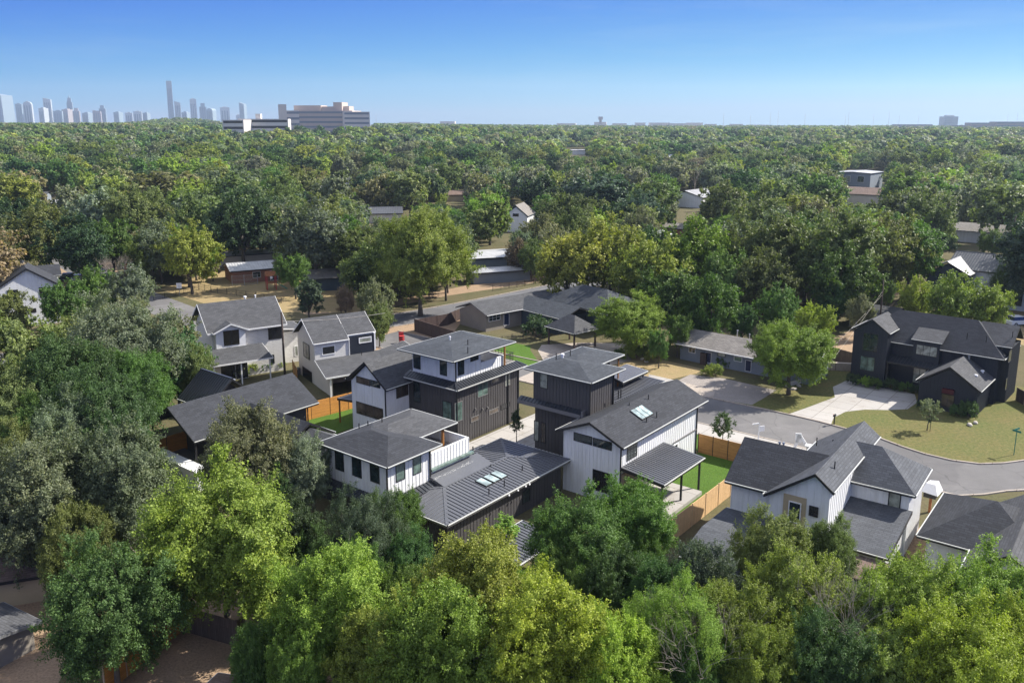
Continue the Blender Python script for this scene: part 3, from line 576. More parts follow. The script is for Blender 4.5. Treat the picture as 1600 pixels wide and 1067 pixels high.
mb.bar((72.25, 58.72, 7.97), (74.1, 58.72, 7.97), 0.05); mb.bar((74.1, 58.72, 7.97), (74.1, 64.5, 7.97), 0.05)
for k in range(14): mb.box(74.08, 74.12, 58.8 + k * .43, 58.84 + k * .43, 6.97, 7.95)
h.b(mb, 'railing', 'trim')
h.walls(59.95, 63.45, 65.25, 70.7, 0, 5.75, 'white', ('u', 67.95, 8.15), label='white board-and-batten gabled wing')
h.walls(63.45, 72.0, 65.3, 70.6, 0, 5.7, 'white', ('u', 67.95, 8.1), batten=None)
h.gable('u', 59.5, 72.3, 64.65, 67.95, 71.15, 5.98, 8.5, mat='shingle_mid', t=0.2)
h.win('-u', 63.5, 646.9, 656.1, 612.1, 30, 'glass'); h.win('-u', 63.5, 692.5, 705.3, 641, 26, 'glass_green')
h.win('-v', 58.0, 711, 722, 643, 28, 'glass_green', 'grey_trim'); h.win('-v', 58.0, 746.5, 761.7, 606.5, 22, 'glass_green', 'grey_trim', 1)
h.win('-v', 58.0, 767.7, 779, 592.4, 9, 'glass_warm', 'grey_trim'); h.win('-v', 58.0, 789.3, 796.5, 592, 19, 'glass_pale', 'grey_trim')
h.win('-v', 58.0, 764.4, 778.4, 641.9, 5.5, 'glass_warm', 'grey_trim'); h.win('-v', 58.0, 783, 795.9, 633.7, 5.5, 'black_glass', 'trim'); h.win('-v', 58.0, 736, 747.5, 654, 6, 'glass_warm', 'grey_trim')
h.win('-u', 63.9, 647, 656.7, 564.5, 21); h.win('-u', 63.9, 688.3, 698, 574.3, 22); h.win('-v', 58.5, 715.8, 724.3, 573.6, 22, 'glass'); h.win('-v', 58.5, 735.5, 746.6, 559.5, 6)
h.win('-u', 59.95, 557.9, 577.4, 595.1, 8.5, 'glass_warm'); h.win('-u', 59.95, 579.6, 593.4, 599.8, 8, 'glass'); h.win('-u', 59.95, 558, 598, 642, 17, 'glass_warm', nv=2)
h.win('-v', 65.25, 619.5, 637, 608.3, 21, 'glass_warm', 'trim', 2)
for u, v in ((63.44, 57.94), (72.1, 57.93), (74.04, 57.93)): h.pipe(u, v, 0, 6.4)
h.pipe(63.85, 58.42, 7.0, 9.8); h.pipe(59.9, 65.2, 0, 5.9)
h.roof([[(60.2, 70.75, 3.3), (63.0, 70.75, 3.3), (63.0, 73.6, 3.0), (60.2, 73.6, 3.0)]], 'metal', 0.22, 'trim', False, 'awning', seams=0.4)
h.post(60.35, 73.45, 0, 2.8, 0.14, 'post_wood'); h.post(62.85, 73.45, 0, 2.8, 0.14, 'post_wood')
for k, (x, y) in enumerate([(742, 639), (753, 639), (761, 637)]):
    a, z, t = PV(x, y, 'v', 58.0, TH); h.b(MB().box(a - .07, a + .07, 57.82, 57.96, z - .1, z + .1), 'dryer_vent', 'grey_trim')

# ---------------------------------------------------------------- dark bronze three-storey house
h = House('town_house', 'all dark bronze three-storey house with a hip roof, left of the white skylight house', 'house', TH, 71, 46)
h.walls(66.2, 79.6, 42.9, 49.6, 0, 6.2, 'dark'); h.walls(65.5, 69.7, 42.5, 49.3, 6.2, 9.95, 'dark', label='dark top storey')
h.walls(69.72, 73.6, 45.4, 49.3, 6.3, 9.95, 'dark')
h.roof([[(64.9, 50.9, 6.35), (64.9, 43.2, 6.35), (65.48, 43.2, 6.65), (65.48, 50.9, 6.65)]], 'metal_dark', 0.3, 'grey_trim', False, 'skirt_roof', seams=0.42)
mb = MB(); mb.box(64.95, 66.15, 42.95, 43.15, 5.6, 6.7); h.b(mb, 'fin_wall', 'grey_trim')
h.roof([[(69.75, 42.3, 6.25), (80.2, 42.3, 6.25), (80.2, 49.7, 6.55), (69.75, 49.7, 6.55)]], 'metal', 0.2, 'grey_trim', True, 'low_roof', seams=0.42)
h.vent(966, 621, 6.4, 0.8, 0.06); h.vent(970, 620, 6.4, 0.8, 0.06)
h.roof([[(74.3, 44.2, 7.2), (79.6, 44.2, 7.2), (80.4, 47.4, 7.2), (75.1, 46.6, 7.4)]], 'metal', 0.25, 'trim', True, 'awning', seams=0.42)
h.post(79.2, 44.5, 6.5, 7.0, 0.12); h.post(75.0, 44.5, 6.4, 7.0, 0.12); h.post(74.9, 45.1, 6.4, 9.8, 0.12, 'post_wood')
h.roof([[(67.0, 50.05, 9.88), (67.0, 44.75, 9.88), (70.5, 47.4, 10.42)], [(67.0, 44.75, 9.88), (75.4, 44.75, 9.88), (72.6, 47.4, 10.42), (70.5, 47.4, 10.42)],
        [(75.4, 50.05, 9.88), (67.0, 50.05, 9.88), (70.5, 47.4, 10.42), (72.6, 47.4, 10.42)], [(75.4, 44.75, 9.88), (75.4, 50.05, 9.88), (72.6, 47.4, 10.42)]], 'shingle_blue', 0.16, 'trim', name='rear_roof')
h.hip(64.8, 70.9, 41.9, 50.0, 9.9, 10.6, 'v', 3.6, 3.0, mat='shingle_blue', t=0.16)
h.vent(869, 562, 10.3, 0.7); h.vent(891, 556, 10.3, 0.6); h.vent(879, 558, 10.4, 0.25, 0.12, 'white_plastic')
h.win('-u', 65.5, 844.5, 855.3, 594.4, 22, 'glass_pale'); h.win('-u', 66.2, 835.5, 841.5, 673, 30, 'glass_pale'); h.win('-u', 66.2, 846, 852, 676, 30, 'glass_warm')
h.pipe(65.45, 42.45, 6.3, 9.8); h.pipe(69.66, 42.43, 6.3, 9.8)

# ---------------------------------------------------------------- white two-storey house with skylight and covered patio
h = House('gabled_house', 'white two-storey board-and-batten house with charcoal gable roof, triple skylight and a ribbed patio roof', 'house', TH, 69, 39.6)
h.walls(61.6, 76.6, 36.6, 42.8, 0, 5.85, 'white', ('u', 39.6, 7.2))
h.walls(76.62, 77.4, 37.4, 42.7, 0, 5.9, 'white', None)
h.gable('u', 61.05, 77.8, 36.05, 39.6, 43.3, 5.98, 7.55, mat='shingle', t=0.2)
pl = (5.98 - 36.05 * (1.57 / 3.55), 0, 1.57 / 3.55)
u, v = UV(1003, 645, 6.9, TH); h.skylight(u, v, pl, 3, 0.62, 1.25, 0.1, 0)
for x, y, z in ((983, 637, 7.2), (1013, 624, 7.3), (1026, 651, 6.5), (1010, 660, 6.4), (945, 632, 7.3)): h.vent(x, y, z, 0.5 if x != 945 else 0.15, 0.05)
h.win('-u', 61.6, 897.5, 924.5, 685, 11, 'glass'); h.win('-u', 61.6, 927.6, 955.3, 693.6, 11, 'glass'); h.win('-u', 61.6, 927, 952, 752, 30, 'black_glass', nv=1)
h.win('-v', 36.6, 980, 994.6, 703, 24, 'glass', 'trim', 2, 4); h.win('-v', 36.6, 1051.5, 1058, 698.7, 7, 'glass', 'white_trim')
mb = MB(); mb.box(61.62, 64.6, 36.5, 36.57, 0.05, 3.1); h.b(mb, 'wood_cladding', 'tanboards')
h.window('-v', 36.56, 64.9, 67.3, 0.1, 2.6, 'glass_pale', 'trim', 1)
mb = MB(); mb.box(71.5, 76.6, 36.5, 36.57, 3.0, 3.12); h.b(mb, 'belt_trim', 'grey_trim')
h.roof([[(61.7, 32.3, 3.3), (69.6, 32.3, 3.3), (69.6, 36.56, 3.78), (61.7, 36.56, 3.78)]], 'metal', 0.24, 'trim', True, 'patio_roof', seams=0.36)
for u in (62.0, 65.6, 69.2): h.post(u, 32.55, 0, 3.1, 0.16)
for a in ((61.56, 36.54), (76.55, 36.54)): h.pipe(*a, 0, 5.9)
h.pipe(76.7, 37.35, 0, 5.9)

# ---------------------------------------------------------------- low house with metal roof and white upper room (foreground)
h = House('low_house', 'foreground house with charcoal ribbed metal hip roof, triple skylight and a white windowed upper room', 'house', TH, 50, 48)
h.walls(45.3, 61.0, 42.7, 49.9, 0, 3.0, 'dark'); h.walls(44.6, 54.4, 49.95, 56.0, 0, 3.1, 'dark', batten=None)
h.hip(44.7, 61.7, 42.05, 50.5, 3.2, 3.68, 'u', mat='metal', t=0.22, fascia='grey_trim', seams=0.42)
pl = (3.2 - 42.05 * (0.48 / 4.22), 0, 0.48 / 4.22)
u, v = UV(768, 749, 3.45, TH); h.skylight(u, v, pl, 3, 0.75, 1.2, 0.28, 0)
for x, y in ((767, 732), (816, 734), (788, 757), (764, 770)): h.vent(x, y, 3.45, 0.42)
for x, y in ((733, 716), (740, 713), (739, 706)): h.vent(x, y, 3.6, 0.55, 0.06)
h.roof([[(42.9, 47.0, 3.55), (49.1, 47.0, 3.55), (49.1, 47.9, 3.85), (43.9, 47.9, 3.85)], [(42.9, 56.3, 3.45), (42.9, 47.0, 3.55), (43.9, 47.9, 3.85), (43.9, 56.3, 3.85)]], 'metal_dark', 0.15, 'trim', False, 'skirt_roof', seams=0.42)
mb = MB(); mb.solid([(48.9, 46.3, 3.72), (55.4, 46.3, 3.72), (55.4, 48.19, 4.25), (48.9, 48.19, 4.25)], [(48.9, 46.3, 3.4), (55.4, 46.3, 3.4), (55.4, 48.19, 3.4), (48.9, 48.19, 3.4)]); h.b(mb, 'apron_roof', 'metal')
mb = MB(); mb.box(49.1, 54.6, 47.85, 48.15, 4.55, 4.75); h.b(mb, 'glass_ledge', 'glass_green')
h.walls(44.0, 49.0, 48.0, 55.2, 3.7, 6.85, 'white', label='white board-and-batten upper room')
h.walls(49.02, 54.0, 53.0, 55.6, 3.7, 6.8, 'white')
h.walls(49.02, 54.3, 48.2, 48.36, 3.7, 6.1, 'white', name='parapet'); h.walls(54.15, 54.3, 48.4, 53, 3.7, 6.1, 'white', name='parapet')
mb = MB(); mb.box(49.02, 54.14, 48.37, 52.98, 4.6, 5.05); h.b(mb, 'balcony_deck', 'concrete')
h.hip(46.0, 54.8, 50.1, 56.08, 6.97, 7.78, 'u', 3.0, 3.0, mat='shingle_mid', t=0.16, name='rear_roof')
h.hip(43.5, 49.85, 47.4, 56.05, 7.0, 7.95, 'v', 3.2, 3.2, mat='shingle', t=0.16)
for x, y in ((561, 668), (575, 664), (597, 660)): h.vent(x, y, 7.3, 0.4)
for x0, x1, cy, hh in ((525, 536.5, 720.5, 26), (551.5, 564, 730, 27), (579.5, 592, 738.5, 28)): h.win('-u', 44.0, x0, x1, cy, hh, 'glass')
for x0, x1, cy, hh in ((619, 631.5, 736, 27), (645.5, 657, 725, 27)): h.win('-v', 48.0, x0, x1, cy, hh, 'glass_green')
h.post(53.2, 50.4, 5.0, 6.85, 0.2, 'post_wood'); h.pipe(43.96, 47.95, 3.8, 6.9); h.pipe(48.96, 47.93, 3.8, 6.9)
h.window('-v', 42.7, 55.2, 56.2, 0.9, 2.0, 'glass')
for x, y in ((793, 775), (807, 767), (819, 760), (825, 756)):
    a, z, t = PV(x, y, 'v', 42.0, TH); h.b(MB().box(a - .07, a + .07, 41.78, 41.86, 2.98, 3.1), 'soffit_light', 'white_plastic')
h = House('patio_cover', 'low ribbed metal patio cover half hidden by trees in front of the metal-roofed house', 'patio cover', TH, 47, 37)
h.roof([[(44.5, 34.9, 2.3), (50.0, 34.9, 2.3), (50.0, 38.6, 2.6), (44.5, 38.6, 2.6)]], 'metal', 0.2, 'grey_trim', True, 'roof', seams=0.36)
for u in (44.8, 49.7):
    for v in (35.1, 38.3): h.post(u, v, 0, 2.2)
mb = MB(); mb.box(49.8, 53.0, 34.5, 38.6, -0.2, 0.12); h.b(mb, 'slab', 'concrete')

# ---------------------------------------------------------------- long single-storey gabled house (left of centre)
h = House('ranch_house', 'long single-storey house under a dark shingle gable with a covered porch at its left end', 'house', TH, 48, 72)
h.walls(44.5, 55.0, 72.6, 79.2, 0, 3.7, 'dark', ('u', 76.1, 6.1), batten=None)
h.gable('u', 41.0, 56.0, 71.7, 76.1, 80.6, 4.02, 6.55, ze1=4.0, mat='shingle', t=0.22)
h.walls(45.9, 51.2, 62.0, 72.4, 0, 3.7, 'bluegrey_dark', ('v', 48.2, 5.0), batten=None)
h.roof([[(45.2, 63.2, 4.0), (45.2, 71.7, 4.0), (48.1, 72.6, 5.85), (48.2, 63.2, 5.85)], [(51.2, 71.7, 4.0), (51.2, 63.2, 4.0), (48.2, 63.2, 5.85), (48.1, 72.6, 5.85)]], 'shingle', 0.2, name='cross_gable')
h.gable('v', 56.5, 63.2, 45.6, 48.2, 50.9, 3.9, 5.3, mat='shingle_mid', t=0.2, name='link_roof')
h.walls(46.2, 50.4, 56.9, 62.9, 0, 3.6, 'dark', batten=None)
h.gable('v', 78.5, 84.5, 46.8, 49.9, 53.0, 4.2, 6.9, mat='metal_dark', t=0.2, name='rear_gable', seams=0.42)
h.walls(47.3, 52.5, 79.3, 84.0, 0, 4.0, 'dark', ('v', 49.9, 6.3), batten=None)
h.post(41.3, 79.9, 0, 3.9, 0.16); h.post(41.3, 72.0, 0, 3.9, 0.16)
mb = MB(); mb.box(41.2, 44.45, 72.2, 80.0, 0, 0.3); h.b(mb, 'porch_floor', 'grey_trim')
mb = MB(); mb.box(39.6, 41.0, 69.2, 77.6, 0, 1.9); h.b(mb, 'stucco_wall', 'white')
h.pipe(55.1, 72.5, 0, 3.9, 'post_wood'); h.vent(366, 597, 5.8, 0.25, 0.1, 'steel'); h.vent(499, 669, 4.5, 0.4); h.vent(479, 672, 4.3, 0.4)
mb = MB(); u, v = UV(331, 595, 5.6, TH); mb.box(u - .1, u + .1, v - 1.2, v + 1.2, 5.3, 5.75); h.b(mb, 'roof_strip', 'trim', h.last)
h.window('-v', 72.6, 52.2, 53.4, 1.0, 2.2, 'black_glass')

# ---------------------------------------------------------------- white two-storey house with small front gable
T3 = 33
h = House('farm_house', 'white lap-sided two-storey house with a small front gable beside the dark pole', 'house', T3, 32, 116)
h.walls(25.8, 35.3, 113.3, 121.5, 0, 6.6, 'lap', ('u', 117.4, 9.5), batten=None)
h.gable('u', 25.2, 35.9, 112.6, 117.4, 122.3, 6.75, 9.9, mat='shingle_mid', t=0.18, fascia='white_trim', drip=False)
h.walls(26.2, 30.1, 112.4, 116.0, 0, 6.65, 'white', ('v', 28.15, 7.6), batten=None)
h.gable('v', 111.9, 116.4, 25.8, 28.15, 30.5, 6.85, 7.9, mat='shingle_mid', t=0.16, fascia='white_trim', drip=False, name='front_gable')
h.walls(35.3, 39.0, 116.5, 121.0, 0, 4.6, 'lap', batten=None)
h.roof([[(35.95, 115.9, 5.4), (39.6, 115.9, 4.9), (39.6, 121.4, 4.9), (35.95, 121.4, 5.4)]], 'shingle_mid', 0.15, 'white_trim', False, 'side_roof')
h.roof([[(24.7, 109.6, 3.15), (32.8, 109.6, 3.15), (32.2, 112.35, 4.6), (24.7, 112.35, 4.6)]], 'shingle_mid', 0.16, 'white_trim', False, 'porch_roof')
h.walls(25.0, 26.2, 111.0, 113.2, 0, 3.1, 'cream', batten=None)
for u in (25.1, 28.6, 32.4): h.post(u, 109.9, 0, 3.05, 0.16, 'white_trim')
h.win('-v', 112.4, 350, 373, 527.5, 21, 'black_glass', nv=1); h.win('-v', 113.3, 419.5, 439, 517.5, 22, 'black_glass', nv=1)
h.window('-v', 112.38, 26.5, 28.3, 0.15, 2.5, 'black_glass'); h.window('-v', 112.38, 28.6, 30.0, 0.15, 2.4, 'black_glass', nv=2); h.win('-v', 113.3, 424, 428, 561, 12, 'glass')
h.win('-v', 116.5, 461, 465, 548, 14, 'glass_pale', 'white_trim')
h.last = h.last; h.vent(383, 470, 7.4, 0.6, 0.16, 'white_plastic'); h.vent(331, 483, 7.0, 0.4); h.vent(375, 494, 6.6, 0.35, 0.06); h.vent(399, 467, 7.7, 0.5, 0.1, 'white_plastic')

# ---------------------------------------------------------------- white saltbox house
h = House('saltbox_house', 'narrow white two-storey house with long grey rear roof slope and white-framed horizontal window', 'house', T3, 40, 104)
mb = MB(); prof = [(103.6, 0), (110.5, 0), (110.5, 5.6), (107.2, 8.1), (103.6, 5.7)]
mb.prism([(36.6, a, z) for a, z in prof], (8.2, 0, 0)); h.b(mb, 'wall', 'cream', label='cream painted gable wall')
mb = MB(); mb.prism([(36.55, 98.3, 0), (36.55, 103.55, 0), (36.55, 103.55, 3.4), (36.55, 98.3, 2.85)], (0.2, 0, 0)) ; h.b(mb, 'side_wall', 'cream')
h.gable('u', 36.2, 41.1, 103.05, 107.3, 111.2, 5.9, 8.45, ze1=5.9, mat='shingle_mid', t=0.16, fascia='white_trim', drip='white_trim')
h.gable('u', 41.12, 45.2, 103.7, 107.3, 111.2, 6.3, 8.42, ze1=5.9, mat='shingle_mid', t=0.16, fascia='white_trim', drip='white_trim', name='right_roof')
mb = MB(); mb.box(36.4, 41.1, 103.3, 103.58, 3.5, 5.8); h.b(mb, 'dormer_wall', 'lap'); mb = MB(); mb.box(41.22, 44.78, 103.35, 103.59, 3.6, 6.1); h.b(mb, 'dark_wall', 'black')
mb = MB(); h.b(mb, 'trim', 'white_trim') if mb.v else None; mb = MB(); mb.box(44.8, 45.0, 103.3, 103.59, 3.8, 6.2); h.b(mb, 'trim', 'white_trim'); mb = MB(); mb.box(41.11, 41.21, 103.2, 103.9, 3.3, 5.9); h.b(mb, 'trim', 'white_trim')
h.roof([[(35.5, 97.2, 2.95), (43.5, 97.2, 2.95), (45.5, 103.58, 3.65), (36.4, 103.58, 3.65)]], 'shingle_mid', 0.16, 'white_trim', False, 'rear_roof')
h.roof([[(43.5, 97.2, 2.95), (50.5, 97.2, 2.95), (49.5, 103.9, 4.3), (45.5, 103.58, 3.65)]], 'shingle_mid', 0.16, 'white_trim', False, 'garage_roof')
h.walls(41.8, 49.8, 98.6, 103.3, 0, 3.0, 'cream', batten=None)
h.win('-v', 103.3, 504, 522.5, 547, 11, 'black_glass', 'white_trim', fw=0.12); h.win('-v', 103.35, 562, 579, 531, 5.5, 'glass_pale', 'white_trim', fw=0.14)
h.win('-u', 36.55, 474.5, 483, 548, 21, 'black_glass', nv=1); h.win('-u', 36.55, 474, 487, 590, 25, 'black_glass')
h.window('-v', 98.58, 42.3, 44.6, 0.1, 2.3, 'black_glass', nv=1); h.post(36.2, 97.5, 0, 2.85, 0.2, 'white_trim'); h.post(41.6, 97.5, 0, 2.85, 0.14, 'white_trim')
h.vent(510, 512, 6.9, 0.55, 0.14, 'white_plastic'); h.vent(565, 552, 4.0, 0.4)

# ---------------------------------------------------------------- white gable at the left edge
T0 = 33
h = House('gable_house', 'white two-storey house with black gable roof cut by the left edge of the photo', 'house', T0, 8, 168)
h.walls(2.9, 12.4, 163.0, 173.0, 0, 6.7, 'white', ('u', 7.8, 9.6) if False else ('v', 7.8, 9.65), batten=None)
h.gable('v', 162.6, 173.4, 2.3, 7.8, 12.9, 6.5, 10.0, mat='shingle', t=0.25)
h.walls(8.0, 13.3, 173.1, 178.0, 0, 6.6, 'white', batten=None)
h.gable('u', 7.5, 13.8, 172.6, 175.6, 178.6, 6.8, 8.4, mat='shingle', t=0.2, name='rear_roof')
h.win('-v', 163.0, 62, 78, 456.5, 14, 'black_glass'); h.win('-v', 163.0, 12, 28, 461, 14, 'black_glass'); h.win('-v', 163.0, 49, 56, 485, 5, 'black_glass'); h.win('-v', 163.0, 36, 43, 499, 18, 'black_glass')

# ---------------------------------------------------------------- dark ranch beyond the lawn, with carport
T4 = 40
h = House('ranch_house', 'grey single-storey house with long shingle roof and blue door beyond the small green lawn', 'house', T4, 92, 110)
h.walls(84.3, 99.0, 107.2, 114.4, 0, 2.75, 'greige', ('u', 110.9, 4.2), batten=None)
h.gable('u', 83.9, 101.2, 106.4, 110.9, 115.2, 3.0, 4.5, mat='shingle_mid', t=0.16, fascia='grey_trim', drip='white_trim')
h.walls(92, 99.0, 98.0, 107.15, 0, 2.8, 'bluegrey_dark', batten=None)
h.gable('v', 96.5, 109.5, 91.6, 95.6, 99.6, 2.95, 4.4, mat='shingle_blue', t=0.16, name='cross_gable')
h.hip(97.5, 108.5, 92.0, 109.0, 3.6, 6.3, 'v', 5.5, 5.5, mat='shingle_blue', t=0.16, name='far_roof'); h.walls(98.5, 107.5, 93.0, 108.0, 0, 3.5, 'bluegrey_dark', batten=None)
h.hip(86.6, 92.0, 88.6, 95.2, 2.9, 4.9, 'v', 2.7, 2.7, mat='shingle_mid', t=0.16, name='carport_roof')
for u, v in ((87.0, 89.0), (87.0, 94.7), (91.5, 89.0), (91.5, 94.7)): h.post(u, v, 0, 2.8, 0.22, 'darkwood')
h.win('-v', 107.2, 764, 781, 496, 9, 'glass', 'white_trim', 2, 1); h.win('-v', 107.2, 787.5, 795, 499, 17, 'door_blue', 'white_trim', name='door'); h.win('-v', 107.2, 820, 826, 489, 6, 'glass_pale', 'white_trim', 1, 1)

# ---------------------------------------------------------------- grey duplex
T5 = 49
h = House('duplex', 'low pale grey duplex with weathered roof and two navy doors', 'house', T5, 110, 52)
h.walls(106.7, 112.8, 40.5, 60.0, 0, 2.35, 'bluegrey', ('v', 109.8, 3.6), batten=None)
h.gable('v', 40.0, 60.6, 105.9, 109.9, 113.6, 2.5, 4.0, mat='shingle_tan', t=0.14, fascia='white_trim', drip='white_trim')
h.win('-u', 106.7, 1103, 1111, 558.5, 15, 'door_blue', 'white_trim', name='door', fw=.05); h.win('-u', 106.7, 1165, 1173.5, 571.5, 16, 'door_blue', 'white_trim', name='door', fw=.05)
h.win('-u', 106.7, 1077, 1086, 547, 7, 'glass', 'white_trim', 1); h.win('-u', 106.7, 1147.5, 1159, 561, 6, 'glass_green', 'white_trim'); h.win('-u', 106.7, 1122, 1133, 553, 7, 'skylight', 'trim')
h.vent(1152, 524, 3.8, 0.7, 0.09, 'steel'); h.vent(1171, 528, 3.7, 0.5, 0.08, 'steel')
mb = MB(); u, v = UV(1133, 556, 0.0, T5); mb.box(106.2, 106.65, v - 0.2, v + 0.7, 0, 1.7); h.b(mb, 'privacy_screen', 'darkwood')

# ---------------------------------------------------------------- black farmhouse (right)
h = House('black_house', 'large black two-storey house with front gable, long dark roof, dormer and an attached gabled garage', 'house', T5, 114, 28)
h.walls(113.9, 121.6, 20.4, 37.0, 0, 5.8, 'black')
h.walls(111.8, 118, 32.8, 37.1, 0, 7.25, 'black', ('u', 34.8, 8.75), label='black two-storey front gable')
h.hip(113.4, 122.4, 19.7, 37.6, 6.0, 9.45, 'v', 4.2, 4.2, mat='shingle', t=0.18)
h.gable('u', 111.5, 117.5, 32.55, 34.8, 37.25, 7.45, 9.05, mat='shingle_mid', t=0.18, name='front_gable')
h.walls(113.2, 116, 26.9, 30.0, 4.0, 6.75, 'black', batten=0.41); h.roof([[(113.0, 26.6, 6.9), (117.0, 26.6, 8.3), (117.0, 30.25, 8.3), (113.0, 30.25, 6.9)]], 'shingle_mid', 0.16, name='dormer_roof')
h.walls(115.6, 121.3, 19.5, 20.38, 0, 6.9, 'black'); h.gable('v', 19.3, 23.5, 115.2, 118.4, 121.7, 7.2, 9.3, mat='shingle_mid', t=0.18, name='side_gable')
h.roof([[(112.0, 26.5, 3.65), (113.88, 26.5, 4.2), (113.88, 32.7, 4.2), (112.0, 32.7, 3.65)]], 'metal_dark', 0.18, 'trim', False, 'porch_roof', seams=0.42)
for v in (27.9, 32.6): h.post(112.15, v, 0, 3.5, 0.16)
h.walls(107.3, 115.0, 20.9, 27.3, 0, 3.15, 'black', ('u', 24.1, 5.3)); h.gable('u', 106.95, 115.9, 20.55, 24.05, 27.6, 3.35, 5.7, mat='shingle_mid', t=0.18, name='garage_roof')
h.vent(1514, 560, 5.4, 0.3, 0.12, 'steel'); h.vent(1525, 588, 4.2, 0.1, 0.14, 'white_plastic'); h.vent(1535, 581, 4.2, 0.1, 0.14, 'white_plastic'); h.vent(1511, 527, 8.0, 0.6); h.vent(1541, 532, 7.8, 0.6); h.vent(1582, 524, 8.4, 0.5)
h.win('-u', 111.8, 1349, 1371, 535, 26, 'glass', nv=1, nh=1); h.win('-u', 111.8, 1344.5, 1366, 568, 20, 'glass_green', nv=1)
h.win('-u', 113.2, 1432, 1464, 548, 14, 'glass_pale', nv=2); h.win('-u', 113.9, 1427, 1446, 586, 24, 'glass_pale', nv=1, nh=1)
h.win('-u', 107.3, 1471, 1490, 626, 18, 'glass_warm', nv=1)
a, z, t = PV(1481, 612, 'u', 107.0, T5); mb = MB(); mb.box(106.95, 107.28, a - 0.65, a + 0.65, z - 0.25, z + 0.3); h.b(mb, 'red_blind', 'crimson')
h.win('-v', 19.5, 1576, 1580, 556, 16, 'glass'); h.win('-v', 19.5, 1571, 1573, 600, 16, 'glass'); h.window('-v', 20.9, 113.6, 114.2, 0.3, 0.9, 'glass')

# ---------------------------------------------------------------- pale house front right
T6 = 54
h = House('cross_gable_house', 'white house with crossing dark shingle gables and a tan window panel, front right', 'house', T6, 67, 17)
h.walls(62.1, 75.3, 15.5, 20.0, 0, 6.95, 'white', ('u', 16.55, 7.8), z1b=5.3, batten=0.55)
h.roof([[(61.75, 15.15, 7.0), (76.0, 15.15, 7.0), (76.0, 16.55, 8.12), (61.75, 16.55, 8.12)], [(61.75, 16.55, 8.12), (76.0, 16.55, 8.12), (76.0, 20.35, 5.45), (61.75, 20.35, 5.45)]], 'shingle_fresh', 0.2)
h.vent(1304, 731, 7.7, 0.55); h.vent(1276, 692, 6.6, 0.5); h.vent(1301, 695, 6.6, 0.5)
h.walls(62.8, 69.8, 20.0, 23.4, 0, 5.2, 'white', ('v', 66.3, 7.4), batten=0.5)
h.gable('v', 16.9, 23.8, 62.3, 66.35, 70.4, 5.5, 8.0, mat='shingle', t=0.2, name='left_gable')
h.vent(1218, 698, 7.6, 0.35, 0.08, 'steel'); h.vent(1224, 699, 7.6, 0.35, 0.08, 'steel'); h.vent(1242, 742, 5.9, 0.1, 0.12, 'steel')
h.walls(68.7, 74.3, 11.1, 15.5, 0, 5.3, 'white', batten=0.5)
h.roof([[(68.3, 10.65, 5.5), (74.8, 10.65, 5.5), (71.5, 14.0, 7.75)], [(68.3, 16.2, 5.5), (68.3, 10.65, 5.5), (71.5, 14.0, 7.75), (71.5, 16.3, 7.75)], [(74.8, 10.65, 5.5), (74.8, 16.2, 5.5), (71.5, 16.3, 7.75), (71.5, 14.0, 7.75)]], 'shingle_fresh', 0.2, name='right_hip')
h.roof([[(61.9, 11.0, 2.9), (68.68, 10.8, 4.0), (68.68, 15.55, 4.0), (61.9, 15.55, 2.9)]], 'shingle_fresh', 0.2, name='shed_roof'); h.walls(62.4, 68.6, 11.3, 15.5, 0, 2.75, 'white', batten=0.5)
h.roof([[(53.8, 17.0, 2.6), (57.8, 17.0, 3.3), (57.8, 23.7, 3.3), (53.8, 23.7, 2.6)], [(57.8, 17.0, 3.3), (62.7, 17.0, 3.0), (62.7, 23.7, 3.0), (57.8, 23.7, 3.3)]], 'shingle_fresh', 0.2, name='lower_roof'); h.walls(54.3, 62.0, 17.4, 23.3, 0, 2.4, 'white', batten=0.5)
mb = MB()
a0, z0_, t = PV(1225, 770, 'u', 62.07, T6); a1, z1_, t = PV(1258, 810, 'u', 62.07, T6)
mb.box(62.02, 62.09, a1, a0, 3.0, z0_); h.b(mb, 'tan_panel', 'tan')
h.win('-u', 62.0, 1233, 1250, 800, 30, 'glass', 'white_trim', proud=0.08); h.win('-u', 62.05, 1265.5, 1277, 798.5, 13, 'black_glass', nv=1, nh=1, proud=0.07); h.win('-u', 68.7, 1389, 1406, 783, 27, 'glass_pale')
h.roof([[(58.9, 10.9, 2.2), (61.85, 10.9, 2.5), (61.85, 13.2, 2.5), (58.9, 13.2, 2.2)]], 'shingle_brown', 0.18, 'darkwood', False, 'porch_roof'); h.post(59.1, 11.1, 0, 2.1, 0.16, 'darkwood'); h.post(59.1, 13.0, 0, 2.1, 0.16, 'darkwood')

# ---------------------------------------------------------------- house cut by the lower right edge
T7 = 52
h = House('hip_house', 'pale blue-grey house with dark ribbed-looking shingle hips cut by the right edge, lower right', 'house', T7, 70, 8)
h.walls(67.0, 75.4, 2.9, 11.7, 0, 2.85, 'white', batten=0.8)
h.hip(66.4, 76.0, 3.4, 12.3, 3.0, 5.3, 'v', 4.4, 4.4, mat='shingle', t=0.2)
h.walls(63.5, 67.0, 3.2, 8.0, 0, 2.9, 'white', ('u', 5.7, 4.6), batten=None)
h.roof([[(63.0, 8.6, 3.0), (63.0, 5.8, 4.95), (76.0, 5.8, 5.0), (76.0, 8.6, 3.05)], [(63.0, 5.8, 4.95), (63.0, 2.6, 3.0), (76.0, 2.6, 3.0), (76.0, 5.8, 5.0)]], 'shingle_mid', 0.2, name='front_gable')


